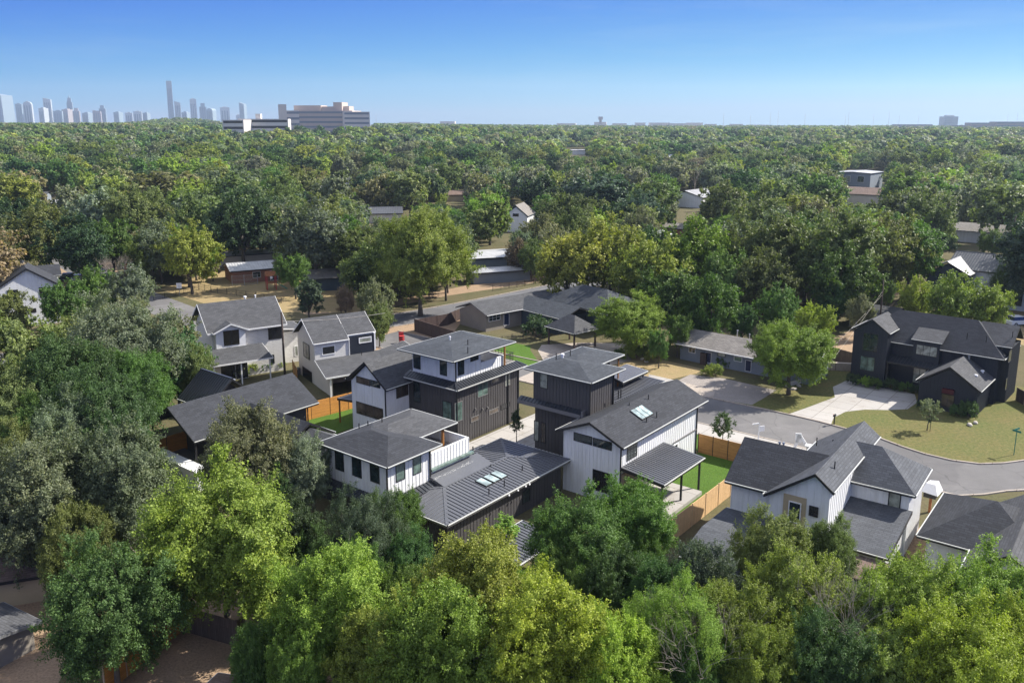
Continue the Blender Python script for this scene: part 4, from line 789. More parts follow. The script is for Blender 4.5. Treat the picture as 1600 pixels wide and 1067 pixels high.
# ---------------------------------------------------------------- fences
def fence(name, label, pts, h, mat, post='trim', step=2.4, th=0.05, cat='fence', rail=False, open_=False, zb=0.0, pw=0.09):
    # pts: ground points in world XY
    o = empty(name, (pts[0][0], pts[0][1], 0), 0, label, cat); off = (pts[0][0], pts[0][1], 0)
    for a, b in zip(pts[:-1], pts[1:]):
        a = Vector((*a[:2], 0)); b = Vector((*b[:2], 0)); L_ = (b - a).length; d = (b - a).normalized(); n = Vector((-d.y, d.x, 0)) * th / 2
        mb = MB()
        if open_:
            for z in (0.12, h * 0.55, h - 0.05): mb.bar(a + Vector((0, 0, z)), b + Vector((0, 0, z)), 0.04)
            k = 0.12
            while k < L_: p = a + d * k; mb.bar(p + Vector((0, 0, 0.05)), p + Vector((0, 0, h)), 0.02); k += open_
        else: mb.solid([a - n + Vector((0, 0, h)), b - n + Vector((0, 0, h)), b + n + Vector((0, 0, h)), a + n + Vector((0, 0, h))], [a - n, b - n, b + n, a + n])
        mb.build('panel', M[mat], o, off)
        if rail: MB().bar(a + Vector((0, 0, h + .03)), b + Vector((0, 0, h + .03)), 0.14, 0.05).build('cap_rail', M[mat], o, off)
        m_ = max(1, int(round(L_ / step)))
        for k in range(m_ + (1 if b == Vector((*pts[-1][:2], 0)) else 0)):
            p = a + d * (L_ * k / m_); MB().box(p.x - pw / 2, p.x + pw / 2, p.y - pw / 2, p.y + pw / 2, 0, h + 0.06).build('post', M[post], o, off)
    return o
def U(*pts, th=51.5): return [toXY(u, v, th) for u, v in pts]
def P2(*pts): return [tuple(G(*p)[:2]) for p in pts]
fence('cedar_fence', 'horizontal cedar board fence with black posts along the far edge of the patio lawn', U((77.9, 36.9), (77.9, 30.3)), 2.1, 'cedar', step=1.65)
fence('cedar_fence', 'pale fresh cedar fence running beside the patio lawn towards the trees', U((77.9, 30.2), (70, 29.75), (57, 29.75)), 2.1, 'cedar_new', 'palewood', 2.4)
fence('cedar_fence', 'bright orange cedar fence with thin black posts below the saltbox house', P2((466, 661), (487, 655), (545, 640), (566, 634)), 2.1, 'cedar_bright', step=2.2, pw=0.07)
fence('cedar_fence', 'orange cedar fence lit through the trees behind the gabled porch', P2((205, 722), (262, 712), (300, 700), (330, 690)), 2.1, 'cedar_bright', step=2.2, pw=0.07)
fence('dark_fence', 'dark brown board fence enclosing the yard left of the long grey house', P2((648, 518), (716, 540), (738, 560)), 2.1, 'darkwood', 'darkwood', rail=True)
fence('dark_fence', 'dark brown board fence along the verge beside the big street tree', P2((648, 518), (700, 508), (722, 498)), 2.0, 'darkwood', 'darkwood')
fence('picket_fence', 'low weathered picket fence in front of the long grey house', P2((752, 548), (800, 536), (850, 522), (872, 518)), 1.5, 'oldwood', 'oldwood', open_=0.22)
fence('iron_fence', 'thin black iron fence along the dry play yard', P2((310, 452), (340, 458), (400, 466), (440, 474)), 1.2, 'trim', open_=0.35, pw=0.07)
fence('iron_fence', 'faint black iron fence by the side street corner', P2((240, 470), (275, 462), (312, 453)), 1.1, 'trim', open_=0.5, pw=0.05)
fence('mesh_fence', 'tall grey mesh panels in front of the brick house', P2((363, 447), (382, 446), (403, 444)), 2.2, 'steel', 'steel', open_=0.16, pw=0.1, step=2.6)
fence('rail_fence', 'dark horizontal rail fence at the right of the black garage', U((117.5, 18.6), (113.5, 15.2), (110, 11), th=49), 1.7, 'darkwood', 'palewood', step=2.0)
fence('board_fence', 'weathered brown board fence left of the black house', P2((1290, 560), (1330, 572)), 2.0, 'oldwood', 'oldwood')
fence('board_fence', 'weathered board fence running up behind the yellow-green trees', P2((1378, 470), (1425, 452), (1445, 445)), 2.0, 'oldwood', 'oldwood')
fence('board_fence', 'old brown board fence at the lower left edge', P2((-20, 950), (45, 912), (95, 878)), 1.9, 'oldwood', 'oldwood')
fence('board_fence', 'sunlit tan board fence standing between the two yards, lower left', P2((165, 1085), (230, 1030), (285, 985)), 1.9, 'cedar_bright', 'palewood')
fence('board_fence', 'dark shaded board fence under the large yellow-green tree', P2((285, 985), (372, 1010), (384, 1000)), 1.9, 'oldwood', 'oldwood')
fence('wire_fence', 'low brown fence along the far verge of the back street', P2((770, 455), (820, 447), (860, 440)), 1.3, 'oldwood', 'oldwood', open_=0.3)
fence('cedar_fence', 'short cedar fence stub beside the saltbox house', P2((458, 583), (466, 600)), 1.9, 'cedar', step=1.6)

# ---------------------------------------------------------------- poles and wires
def pole(label, px, py, h, r=0.15, arm=True, box=False, col='pole', arm_dir=0.5, z0=0.0):
    p = G(px, py, z0); o = empty('utility_pole', p, 0, label, 'utility pole')
    MB().cyl(0, 0, 0, h, r, r * 0.75, 10).build('shaft', M[col], o, smooth=True)
    if arm: MB().bar((-0.9 * math.cos(arm_dir), -0.9 * math.sin(arm_dir), h - 0.5), (0.9 * math.cos(arm_dir), 0.9 * math.sin(arm_dir), h - 0.5), 0.1, 0.12).build('crossarm', M[col], o)
    if box: MB().cyl(0.35, -0.1, h - 1.9, h - 0.9, 0.3, None, 12).build('transformer', M['silver'], o)
    return Vector((p.x, p.y, p.z + h))
t1 = pole('dark wooden utility pole at the corner of the white lap-sided house', 446, 600, 9.8, 0.16, False)
t2 = pole('wooden utility pole with grey transformer behind the white gable house', 142, 445, 9.0, 0.18, False, True, 'palewood')
t3 = pole('tall dark utility pole behind the black farmhouse gable', 1373, 520, 9.0, 0.14, False)
t4 = pole('dark utility pole with pale base among the trees at the right edge', 1579, 402, 11, 0.22, True)
t5 = pole('utility pole with a short crossarm above the distant lots on the left', 257, 345, 10, 0.2, True, False, 'steel')
t6 = pole('thin grey pole behind the flat white roofs', 507, 352, 8, 0.16, False, True, 'steel')
t7 = pole('slim pole with blue panel among trees left of the metal-roofed house', 1400, 440, 11, 0.16, False, False)
pb = G(1402, 440, 0); MB().box(pb.x - .35, pb.x + .35, pb.y - .3, pb.y - .22, 8.2, 10.2).build('blue_banner', M['skylight']); tag(bpy.data.objects['blue_banner'], 'pale blue panel hanging high on the slim pole', 'banner')
t8 = pole('bare wooden pole beside the white car in the trees, far left', 385, 410, 7, 0.12, False, False, 'palewood')
def wire(label, a, b, sag, r=0.018):
    pts = [a.lerp(b, k / 12) - Vector((0, 0, sag * 4 * (k / 12) * (1 - k / 12))) for k in range(13)]
    o = MB().tube(pts, [r] * 13, 5).build('power_line', M['wire'], None, tuple(a)); o.location = a; return tag(o, label, 'cable')
t1b = t1 - Vector((0, 0, 1.2)); e1 = G(602, 489, 8.0)
wire('pale cable from the corner pole over the saltbox roof', t1b, Vector((e1.x, e1.y, 8.0)), 0.3, 0.022)
wire('thin cable from the dark pole down to the black house gable', t3 - Vector((0, 0, 2)), G(1290, 575, 2.5), 0.3, 0.012)
wire('thin cable beside it reaching the low concrete wall', t3 - Vector((0, 0, 2.6)), G(1262, 580, 1.5), 0.3, 0.012)

# ---------------------------------------------------------------- street things
def at_uv(u, v, th=51.5, z=0.0): x, y = toXY(u, v, th); return (x, y, z)
p = G(1303, 664); o = empty('mailbox', p, R(51), 'black mailbox on a dark post at the end of the curved drive', 'mailbox')
MB().box(-.06, .06, -.06, .06, 0, 1.05).build('post', M['trim'], o); mb = MB(); mb.prism([(-.25, -.11, 1.05), (-.25, .11, 1.05), (-.25, .11, 1.2), (-.25, .06, 1.29), (-.25, -.06, 1.29), (-.25, -.11, 1.2)], (.5, 0, 0)); mb.build('box', M['trim'], o)
MB().box(-.1, .06, .115, .13, 1.1, 1.3).build('flag', M['red'], o)
p = G(853, 470); o = empty('mailbox', p, R(40), 'small dark mailbox on the verge of the back street', 'mailbox')
MB().box(-.07, .07, -.07, .07, 0, 1.05).build('post', M['trim'], o); MB().box(-.28, .28, -.13, .13, 1.05, 1.32).build('box', M['trim'], o)
p = G(1584, 711); o = empty('street_sign', p, R(-60), 'tall green pole with crossed green street name blades on the dry corner lawn', 'street sign')
MB().cyl(0, 0, 0, 2.75, 0.04).build('pole', M['sign_green'], o); MB().box(-.45, .45, -.012, .012, 2.55, 2.75).build('sign_blade', M['sign_green'], o); MB().box(-.012, .012, -.45, .45, 2.78, 2.98).build('sign_blade', M['sign_green'], o)
p = G(281, 462); o = empty('notice_sign', p, 0.1, 'small blank white sign on a post beside the side street', 'sign')
MB().cyl(0, 0, 0, 2.2, 0.05).build('post', M['steel'], o); MB().box(-.5, .5, -.02, .02, 1.5, 2.6).build('board', M['white_plastic'], o)
o = empty('yard_sign', at_uv(84.4, 33.0), R(20), 'white yard sign leaning on its post just behind the dark shingle ridge', 'sign')
MB().box(-.05, .05, -.05, .05, 0, 2.3).build('post', M['white_plastic'], o); MB().box(-.06, .7, -.03, .03, 1.3, 1.9).build('board', M['white_plastic'], o); MB().box(-.9, .05, -.04, .04, 2.2, 2.3).build('arm', M['white_plastic'], o)
o = empty('trestle', at_uv(84.8, 28.6), R(-20), 'white A-shaped wooden trestle at the kerb behind the roof', 'trestle')
mb = MB(); mb.bar((-.6, 0, 0), (-.1, 0, 1.9), .1, .3); mb.bar((.9, 0, 0.4), (0, 0, 1.7), .1, .3); mb.build('legs', M['white_plastic'], o); MB().box(-.5, .1, -.05, .05, 1.0, 2.0).build('board', M['white_plastic'], o)
o = empty('work_table', at_uv(84.6, 26.7), R(-32), 'long white folding table at the kerb next to the trestle', 'table')
MB().box(-1.2, 1.2, -.35, .35, 1.0, 1.07).build('tabletop', M['white_plastic'], o)
for a in (-1, 1):
    for b in (-.28, .28): MB().box(a - .03, a + .03, b - .03, b + .03, 0, 1.0).build('leg', M['steel'], o)
p = G(1452, 800); o = empty('covered_trailer', (p.x, p.y, 0), R(52), 'white plastic sheet bundled over a dark stand behind the front right house', 'covered stack')
mb = MB(); mb.solid([(-.7, -.4, 2.95), (.2, -.45, 3.05), (.5, .3, 2.8), (-.5, .4, 2.9)], [(-1.1, -.7, 2.1), (.9, -.75, 2.0), (1.0, .6, 2.05), (-.9, .7, 2.15)]); mb.build('sheet', M['white_plastic'], o); MB().box(-.7, .8, -.5, .5, 1.6, 2.1).build('crate', M['trim'], o); MB().box(-.1, .1, -.1, .1, 0, 1.6).build('leg', M['mulch'], o)
mb = MB()
for k in range(4): mb.box(-.5, .5, -.3, .3, .02 + k * .5, .06 + k * .5)
p = G(628, 536); o = empty('chair_stack', p, 0.4, 'stack of bright red plastic chairs in the dirt yard', 'chairs')
for k in range(3):
    MB().box(-.4, .4, -.35, .35, .45 + k * .32, .55 + k * .32).build('seat', M['red'], o); MB().box(-.4, .4, .3, .38, .55 + k * .32, 1.1 + k * .32).build('backrest', M['red'], o)
for a in (-.34, .34):
    for b in (-.3, .3): MB().box(a - .04, a + .04, b - .04, b + .04, 0, .5).build('leg', M['red'], o)
for px, py, lab in ((729, 503, 'blue wheeled bin beside the wall of the long grey house'), (742, 507, 'second blue bin nearer the shrub by the grey house')):
    p = G(px, py); o = empty('wheelie_bin', p, 0.6, lab, 'bin')
    mb = MB(); mb.solid([(-.33, -.35, 1.0), (.33, -.35, 1.0), (.33, .35, 1.0), (-.33, .35, 1.0)], [(-.26, -.28, .05), (.26, -.28, .05), (.26, .28, .05), (-.26, .28, .05)]); mb.build('body', M['blue_plastic'], o); MB().box(-.35, .35, -.38, .38, 1.0, 1.07).build('lid', M['blue_plastic'], o)
# play set
p = G(424, 452); o = empty('play_set', p, R(25), 'red-brown timber play tower with green slide in the dry yard', 'play set')
for a in (-.9, .9):
    for b in (-.9, .9): MB().box(a - .08, a + .08, b - .08, b + .08, 0, 3.0).build('post', M['red'], o)
MB().box(-1, 1, -1, 1, 1.4, 1.5).build('deck', M['mulch'], o); mb = MB(); mb.prism([(-1.1, -1.1, 3.0), (-1.1, 1.1, 3.0), (-1.1, 0, 3.9)], (2.2, 0, 0)); mb.build('roof', M['mulch'], o)
mb = MB(); mb.solid([(1.0, -.5, 1.5), (3.1, -1.2, .15), (3.1, -.6, .15), (1.0, .1, 1.5)], [(1.0, -.5, 1.3), (3.1, -1.2, -.02), (3.1, -.6, -.02), (1.0, .1, 1.3)]); mb.build('slide', M['green_plastic'], o); MB().ball((0, -1.0, 2.6), .3, .3, .3).build('telescope', M['white_plastic'], o)
for k in range(5): MB().box(-1.05, -.95, -.5, .5, .25 * k + .1, .25 * k + .18).build('ladder_rung', M['mulch'], o)
p = G(200, 424); o = empty('toy_house', p, 0.2, 'small orange and white play box at the tree line on the left', 'toy')
MB().box(-.7, .7, -.5, .5, 0, 1.3).build('body', M['white_plastic'], o); MB().box(-.6, .6, -.56, -.51, .5, 1.9).build('panel', M['orange'], o)
# cars
def car(label, px, py, rz, body='silver', L_=4.6, W=1.85, H_=1.62, pickup=False, z=0.0):
    p = G(px, py, z); o = empty('parked_car', p, rz, label, 'car')
    low = [(-L_ / 2, .35), (L_ / 2, .35), (L_ / 2, .75), (L_ * .46, .92), (L_ * .2, 1.02), (-L_ * .47, 1.05), (-L_ / 2, .9)]
    mb = MB(); mb.prism([(x, -W / 2, z_) for x, z_ in low], (0, W, 0)); mb.build('body', M[body], o)
    cab = [(-L_ * .44, 1.04), (L_ * .2, 1.0), (L_ * .06, H_), (-L_ * .36, H_)] if not pickup else [(-L_ * .1, 1.04), (L_ * .2, 1.0), (L_ * .1, H_), (-L_ * .07, H_)]
    mb = MB(); mb.solid([(cab[3][0], -W * .38, H_), (cab[2][0], -W * .38, H_), (cab[2][0], W * .38, H_), (cab[3][0], W * .38, H_)], [(cab[0][0], -W * .47, 1.03), (cab[1][0], -W * .47, 1.03), (cab[1][0], W * .47, 1.03), (cab[0][0], W * .47, 1.03)]); mb.build('window', M['glass'], o)
    MB().box(cab[3][0] - .03, cab[2][0] + .03, -W * .4, W * .4, H_, H_ + .04).build('roof', M[body], o)
    for a in (-.31, .31):
        for b in (-1, 1):
            w_ = MB().tube([(a * L_, b * (W / 2 - .2), .34), (a * L_, b * (W / 2 + .02), .34)], [.34, .34], 14).build('wheel', M['tyre'], o); MB().tube([(a * L_, b * (W / 2 + .02), .34), (a * L_, b * (W / 2 + .035), .34)], [.19, .19], 10).build('rim', M['steel'], w_)
    for b in (-1, 1): MB().box(L_ / 2 - .05, L_ / 2 + .015, b * W * .36 - .18, b * W * .36 + .18, .66, .8).build('headlight', M['white_plastic'], o)
    return o
car('silver estate car parked in the shade behind the white gable house', 130, 441, 0.35, H_=1.75)
car('second dark car half hidden further left in the same shade', 112, 438, 0.35, 'carblack')
car('black car parked in the shaded driveway across the back street', 771, 437, -0.9, 'carblack')
car('white pickup parked in deep shade behind the brick house', 378, 384, 0.2, 'carwhite', 5.4, 1.95, 1.85, True)
car('dark pickup beside the white pickup behind the brick house', 362, 381, 0.9, 'carblack', 5.4, 1.95, 1.85, True)
car('white car parked by the dark-trimmed gabled house, upper centre', 843, 349, 0.1, 'carwhite'); car('small white car at the lane behind the lime tree', 694, 336, 0.6, 'carwhite')
car('grey car under the trees near the flat-roofed sheds, upper right', 1085, 387, 0.4, 'silver'); car('silver car seen behind the hip roof of the three-storey house', 716, 541, 1.1, 'silver', 4.8, 1.95, 1.75)
car('white car on the drive at the far right edge', 1592, 508, 0.2, 'carwhite')
# stones and small things
rk = random.Random(9)
for k, (px, py) in enumerate([(1003, 562), (1010, 566), (1232, 612), (1240, 609), (1248, 604), (1524, 662), (1515, 665)]):
    p = G(px, py); o = MB().ball((0, 0, .12), .35 + rk.random() * .2, .28, .22, 7, 4).build('rock', M['stone']); o.location = p; o.rotation_euler = (0, 0, rk.random() * 3)
    tag(o, ['pale rock at the far bed edge', 'pale rock nearer the straw yard bed', 'leftmost pale rock at the foot of the big street tree', 'middle pale rock at the foot of the big street tree', 'rightmost pale rock at the foot of the big street tree', 'pale edging rock at the garage corner', 'pale edging rock left of the garage corner'][k], 'rock', 'garden rocks')
p = G(1268, 655); MB().box(-.3, .3, -.2, .2, 0, .03)
o = MB().box(-2.2, 2.2, -.15, .15, 0, .55).build('retaining_wall', M['stone']); o.location = G(1245, 600); o.rotation_euler = (0, 0, R(35)); tag(o, 'low pale retaining wall behind the big street tree', 'wall')
o = MB().box(-4.5, 4.5, -.3, .3, 0, 1.1).build('concrete_wall', M['concrete_tan']); o.location = G(1300, 578); o.rotation_euler = (0, 0, R(-10)); tag(o, 'tan concrete wall between the duplex and the black house', 'wall')

# ---------------------------------------------------------------- other houses, sheds and roofs seen between the trees
def simple_house(name, label, cat, th, c, size, ze, zr, wall, roof, axis='u', seams=None, z0=None, wins=(), fascia='trim', drip=False, hip=False, ov=0.4):
    x, y, z0 = c[0], c[1], (hz(c[0], c[1]) if z0 is None else z0)
    u, v = toUV(x, y, th); h = House(name, label, cat, th, u, v, 0)
    h.root.location.z = z0; a, b = size[0] / 2, size[1] / 2
    gz = zr - (zr - ze) * 0.12 - 0.2
    h.walls(u - a, u + a, v - b, v + b, 0, ze - 0.2, wall, None if hip else (axis, v if axis == 'u' else u, gz - 0.1), batten=None)
    if hip: h.hip(u - a - ov, u + a + ov, v - b - ov, v + b + ov, ze, zr, axis, mat=roof, t=0.18, fascia=fascia, drip=drip, seams=seams)
    elif axis == 'u': h.gable('u', u - a - ov, u + a + ov, v - b - ov, v, v + b + ov, ze, zr, mat=roof, t=0.18, fascia=fascia, drip=drip, seams=seams)
    else: h.gable('v', v - b - ov, v + b + ov, u - a - ov, u, u + a + ov, ze, zr, mat=roof, t=0.18, fascia=fascia, drip=drip, seams=seams)
    for w_ in wins:
        f, s_, wd, za, zb, gl = w_; cpl = {'-u': u - a, '-v': v - b}[f]; m_ = (v if f == '-u' else u) + s_
        h.window(f, cpl, m_ - wd / 2, m_ + wd / 2, za, zb, gl, 'white_trim' if gl != 'black_glass' else 'trim', name='door' if za < 0.3 else 'window')
    return h
def gp(px, py, z): p = G(px, py, z); return (p.x, p.y)
W2 = [('-v', -2.5, 1.3, 1.0, 2.1, 'glass'), ('-v', 2.2, 1.0, 0.1, 2.1, 'door_blue')]
simple_house('brick_house', 'low orange brick house with galvanised ribbed metal roof beside the play yard', 'house', 28, gp(398, 418, 2.5), (11.5, 8.5), 2.8, 3.9, 'brick', 'metal_light', 'u', 0.6, wins=[('-v', -0.5, 1.6, 1.0, 2.2, 'glass'), ('-v', 3.2, 1.6, 0.1, 2.2, 'bluegrey_dark')])
simple_house('flat_shed', 'long low white-roofed shed behind the brick house', 'shed', 28, gp(395, 393, 2.6), (18, 7), 2.5, 2.75, 'cream', 'metal_light', 'u')
simple_house('blue_cottage', 'small dark blue cottage with dappled grey roof and one white-framed window', 'house', 20, gp(520, 430, 2.5), (11, 8), 2.7, 4.0, 'bluegrey_dark', 'shingle_tan', 'u', wins=[('-v', 2.6, 1.8, 1.0, 2.1, 'glass')])
simple_house('metal_roof_house', 'house with dark ribbed metal roof and pale lower metal roof among trees, centre left', 'house', 10, gp(598, 332, 3.2), (13, 9), 3.3, 5.2, 'cream', 'metal', 'u', 0.6)
simple_house('metal_shed', 'pale ribbed metal lean-to in front of the dark metal roof', 'shed', 10, gp(622, 352, 3.0), (7, 6), 2.8, 3.4, 'cream', 'metal_light', 'v', 0.6)
simple_house('white_roof_house', 'wide low house with white membrane roof behind the big street tree', 'house', 20, gp(768, 396, 3.0), (17, 12), 3.0, 3.5, 'bluegrey', 'metal_light', 'u', wins=[('-v', 3, 2.2, 0.1, 2.2, 'black_glass')])
simple_house('corrugated_shed', 'bright corrugated metal shed roof in front of the white-roofed house', 'shed', 20, gp(778, 420, 2.6), (13, 5.5), 2.5, 3.0, 'bluegrey', 'metal_light', 'u', 0.5)
simple_house('steep_gable_house', 'steep white gabled house with dark blue trim beyond the bright green tree', 'house', 75, gp(812, 338, 4.5), (10, 7.5), 5.2, 8.6, 'white', 'shingle_tan', 'u', fascia='bluegrey_dark', wins=[('-u', 0, 1.8, 5.0, 5.8, 'black_glass')])
simple_house('red_roof_house', 'small house with a reddish brown roof above the bright green tree', 'house', 15, gp(706, 300, 4), (12, 9), 3.0, 4.6, 'tan', 'shingle_brown', 'u')
simple_house('grey_roof_shed', 'small brown shed with grey roof between tall trees, right of centre', 'shed', 50, gp(1062, 354, 2.8), (10, 7.5), 2.8, 3.9, 'brick', 'shingle_tan', 'v', wins=[('-u', 0, 1.6, 0.8, 2.0, 'glass')])
simple_house('pyramid_roof_shed', 'small hut with pale pyramid roof beside the blue-green oaks', 'shed', 40, gp(1033, 366, 2.8), (5.0, 5.0), 2.6, 4.2, 'brick', 'metal_light', 'u', hip=True)
simple_house('pale_metal_house', 'house with broad pale metal roof behind bare branches, upper right', 'house', 50, gp(1086, 303, 5), (17, 16), 4.4, 6.8, 'white', 'metal_light', 'u', 0.9)
simple_house('modern_block_house', 'modern house of grey block with flat white roof and dark solar wing, upper right', 'house', 50, gp(1342, 276, 8), (19, 17), 10, 10.5, 'bluegrey', 'metal_light', 'u', wins=[('-u', 2, 2.2, 5.6, 8.4, 'glass_pale'), ('-u', -4, 3.0, 5.6, 8.4, 'glass')])
simple_house('brown_roof_house', 'long low house with dark brown roof in front of the modern grey block', 'house', 52, gp(1352, 302, 5), (16, 26), 5, 7.4, 'cream', 'shingle_brown', 'v')
simple_house('grey_roof_house', 'house with long pale grey shingle roof near the right edge pole', 'house', 49, gp(1538, 358, 3.6), (11, 19), 3.4, 5.2, 'white', 'shingle_tan', 'v', drip='white_trim')
simple_house('small_grey_house', 'low grey-roofed shed just behind the black farmhouse gable', 'shed', 49, gp(1372, 488, 2.4), (7, 7), 2.5, 3.7, 'bluegrey', 'shingle_mid', 'v')
simple_house('far_white_house', 'white gabled cottage beyond the trees near the hospital side', 'house', 5, gp(530, 282, 4), (12, 8), 3.6, 5.4, 'white', 'shingle_mid', 'u')
simple_house('tan_shed', 'tan low shed roof in a clearing on the left', 'shed', 10, gp(238, 328, 2), (9, 5), 2.2, 2.8, 'tan', 'shingle_brown', 'u')
simple_house('grey_gable_house', 'dark grey roofed house hidden in trees, far left', 'house', 20, gp(97, 338, 3), (9, 8), 3, 4.6, 'bluegrey', 'shingle_mid', 'v')
simple_house('white_patch_house', 'pale roofed cottage among the trees, far left', 'house', 15, gp(108, 316, 3), (11, 7), 3, 4.0, 'white', 'metal_light', 'u')
simple_house('dark_low_house', 'dark low house with white door beneath the tall green tree, far left', 'house', 12, gp(52, 306, 2.6), (12, 8), 2.8, 4.0, 'bluegrey', 'shingle_mid', 'u')
simple_house('distant_white_house', 'flat white-roofed building beyond the middle trees', 'house', 20, gp(903, 237, 6), (17, 12), 4.5, 5.0, 'white', 'metal_light', 'u')
simple_house('timber_shed', 'old tan shed with weathered shingle roof at the lower left edge', 'shed', 60, gp(-28, 985, 2.0), (4.4, 3.6), 2.0, 2.4, 'greige', 'shingle_mid', 'v', fascia='steel')
simple_house('brown_shed', 'low brown roof with white edge at the bottom edge of the photo', 'shed', -12, gp(398, 1104, 2.4), (6.4, 3.8), 2.4, 2.7, 'tan', 'shingle_brown', 'u', fascia='white_trim')
simple_house('brown_roof_shed', 'shaded brown roof behind the old fence at the left edge', 'shed', 20, gp(5, 880, 2.2), (6, 5), 2.2, 3.1, 'tan', 'shingle_brown', 'u')
h = simple_house('metal_gable_house', 'white house with black ribbed metal roof and dark gable wing, right edge', 'house', 48, gp(1560, 422, 5.5), (13, 15), 6.0, 8.6, 'white', 'metal_dark', 'v', 0.5)
u, v = UV(1492, 425, 5.0, 48); h.walls(u - 5.5, u + 5, v - 3.6, v + 3.6, 0, 5.4, 'bluegrey_dark', ('u', v, 7.2), batten=None); h.gable('u', u - 6, u + 6, v - 4.1, v, v + 4.1, 5.6, 7.8, mat='metal_light', t=0.18, seams=0.6, name='wing_roof')
h.window('-u', u - 5.5, v - 1.3, v + 0.9, 3.0, 4.6, 'glass', 'white_trim', 1)
u, v = UV(1592, 455, 3.0, 48); h.walls(u - 4, u + 4, v - 4, v + 3.5, 0, 4.8, 'white', ('u', v, 6.8), batten=None); h.gable('u', u - 4.4, u + 4.4, v - 4.4, v - .2, v + 3.9, 5.0, 7.0, mat='metal_dark', t=0.18, name='front_gable')
h.window('-u', u - 4, v - 1.4, v + 1.0, 1.0, 3.4, 'glass')

FARCLEAR = []; far_rs = random.Random(31)
FARH = [(150,262),(232,238),(300,262),(385,236),(420,262),(470,298),(560,262),(610,238),(655,258),(720,236),(748,262),(800,246),(868,262),(935,262),(985,240),(1010,272),(1048,246),(1130,240),(1165,262),(1205,240),(1250,232),(1300,244),(1420,236),(1440,258),(1502,262),(1545,248),(1575,280),(585,300),(505,320),(890,315)]
for k, (px, py) in enumerate(sorted(FARH)):
    z = 4.0; p = G(px, py, z); b = hz(p.x, p.y); p = G(px, py, z + b); b = hz(p.x, p.y); d = math.hypot(p.x, p.y); wd = far_rs.uniform(11, 17) * (1 + d / 1400)
    rf = far_rs.choice(['metal_light', 'shingle_tan', 'shingle_mid', 'metal_light', 'shingle_tan', 'shingle_brown']); wl_ = far_rs.choice(['white', 'white', 'cream', 'greige'])
    nm = {'metal_light': 'pale metal', 'shingle_tan': 'light grey', 'shingle_mid': 'dark grey', 'shingle_brown': 'brown'}[rf]
    simple_house('distant_house', 'distant house with %s roof among the treetops, %s from the left' % (nm, ['first','second','third','fourth','fifth','sixth','seventh','eighth','ninth','tenth','eleventh','twelfth','thirteenth','fourteenth','fifteenth','sixteenth','seventeenth','eighteenth','nineteenth','twentieth','twenty-first','twenty-second','twenty-third','twenty-fourth','twenty-fifth','twenty-sixth','twenty-seventh','twenty-eighth','twenty-ninth','thirtieth'][k]), 'house', far_rs.choice([0, 20, 50, 75, -30]), (p.x, p.y), (wd, wd * .65), 3.6 + d / 900, 5.6 + d / 600, wl_, rf, 'u')
    rp = wd * 0.5 * F_ / d; FARCLEAR.append((px - rp * .3, py, px + rp * .3, py + 1)) if k % 4 else None

p = G(467, 584); o = empty('air_conditioner', p, 0.6, 'grey air conditioner unit beside the white lap-sided house', 'air conditioner')
MB().box(-.45, .45, -.45, .45, 0, .85).build('casing', M['grey_trim'], o); MB().cyl(0, 0, .85, .9, .36, None, 12).build('fan_grille', M['trim'], o)

# ---------------------------------------------------------------- trees: prototype crowns made of many leaf faces on limbs
TINT = dict(olive=(0.118, 0.142, 0.042), grey=(0.135, 0.150, 0.080), yg=(0.195, 0.240, 0.030), fresh=(0.150, 0.205, 0.030), green=(0.078, 0.128, 0.026), green2=(0.055, 0.098, 0.028), dark=(0.040, 0.066, 0.025),
            blue=(0.062, 0.092, 0.048), brown=(0.175, 0.130, 0.075), lime=(0.150, 0.225, 0.032), gold=(0.180, 0.195, 0.034), oliveyg=(0.165, 0.195, 0.036), dry=(0.145, 0.140, 0.062))
TINT = {k: (v[0] * 1.20, v[1] * 1.26, v[2] * 1.45) for k, v in TINT.items()}
WORD = dict(fresh='fresh green', olive='olive green', grey='grey-green', yg='yellow-green', green='mid green', green2='deep green', dark='dark green', blue='blue-green', brown='brown-leaved', lime='bright lime green', gold='golden green', oliveyg='olive-yellow', dry='dry brownish green')
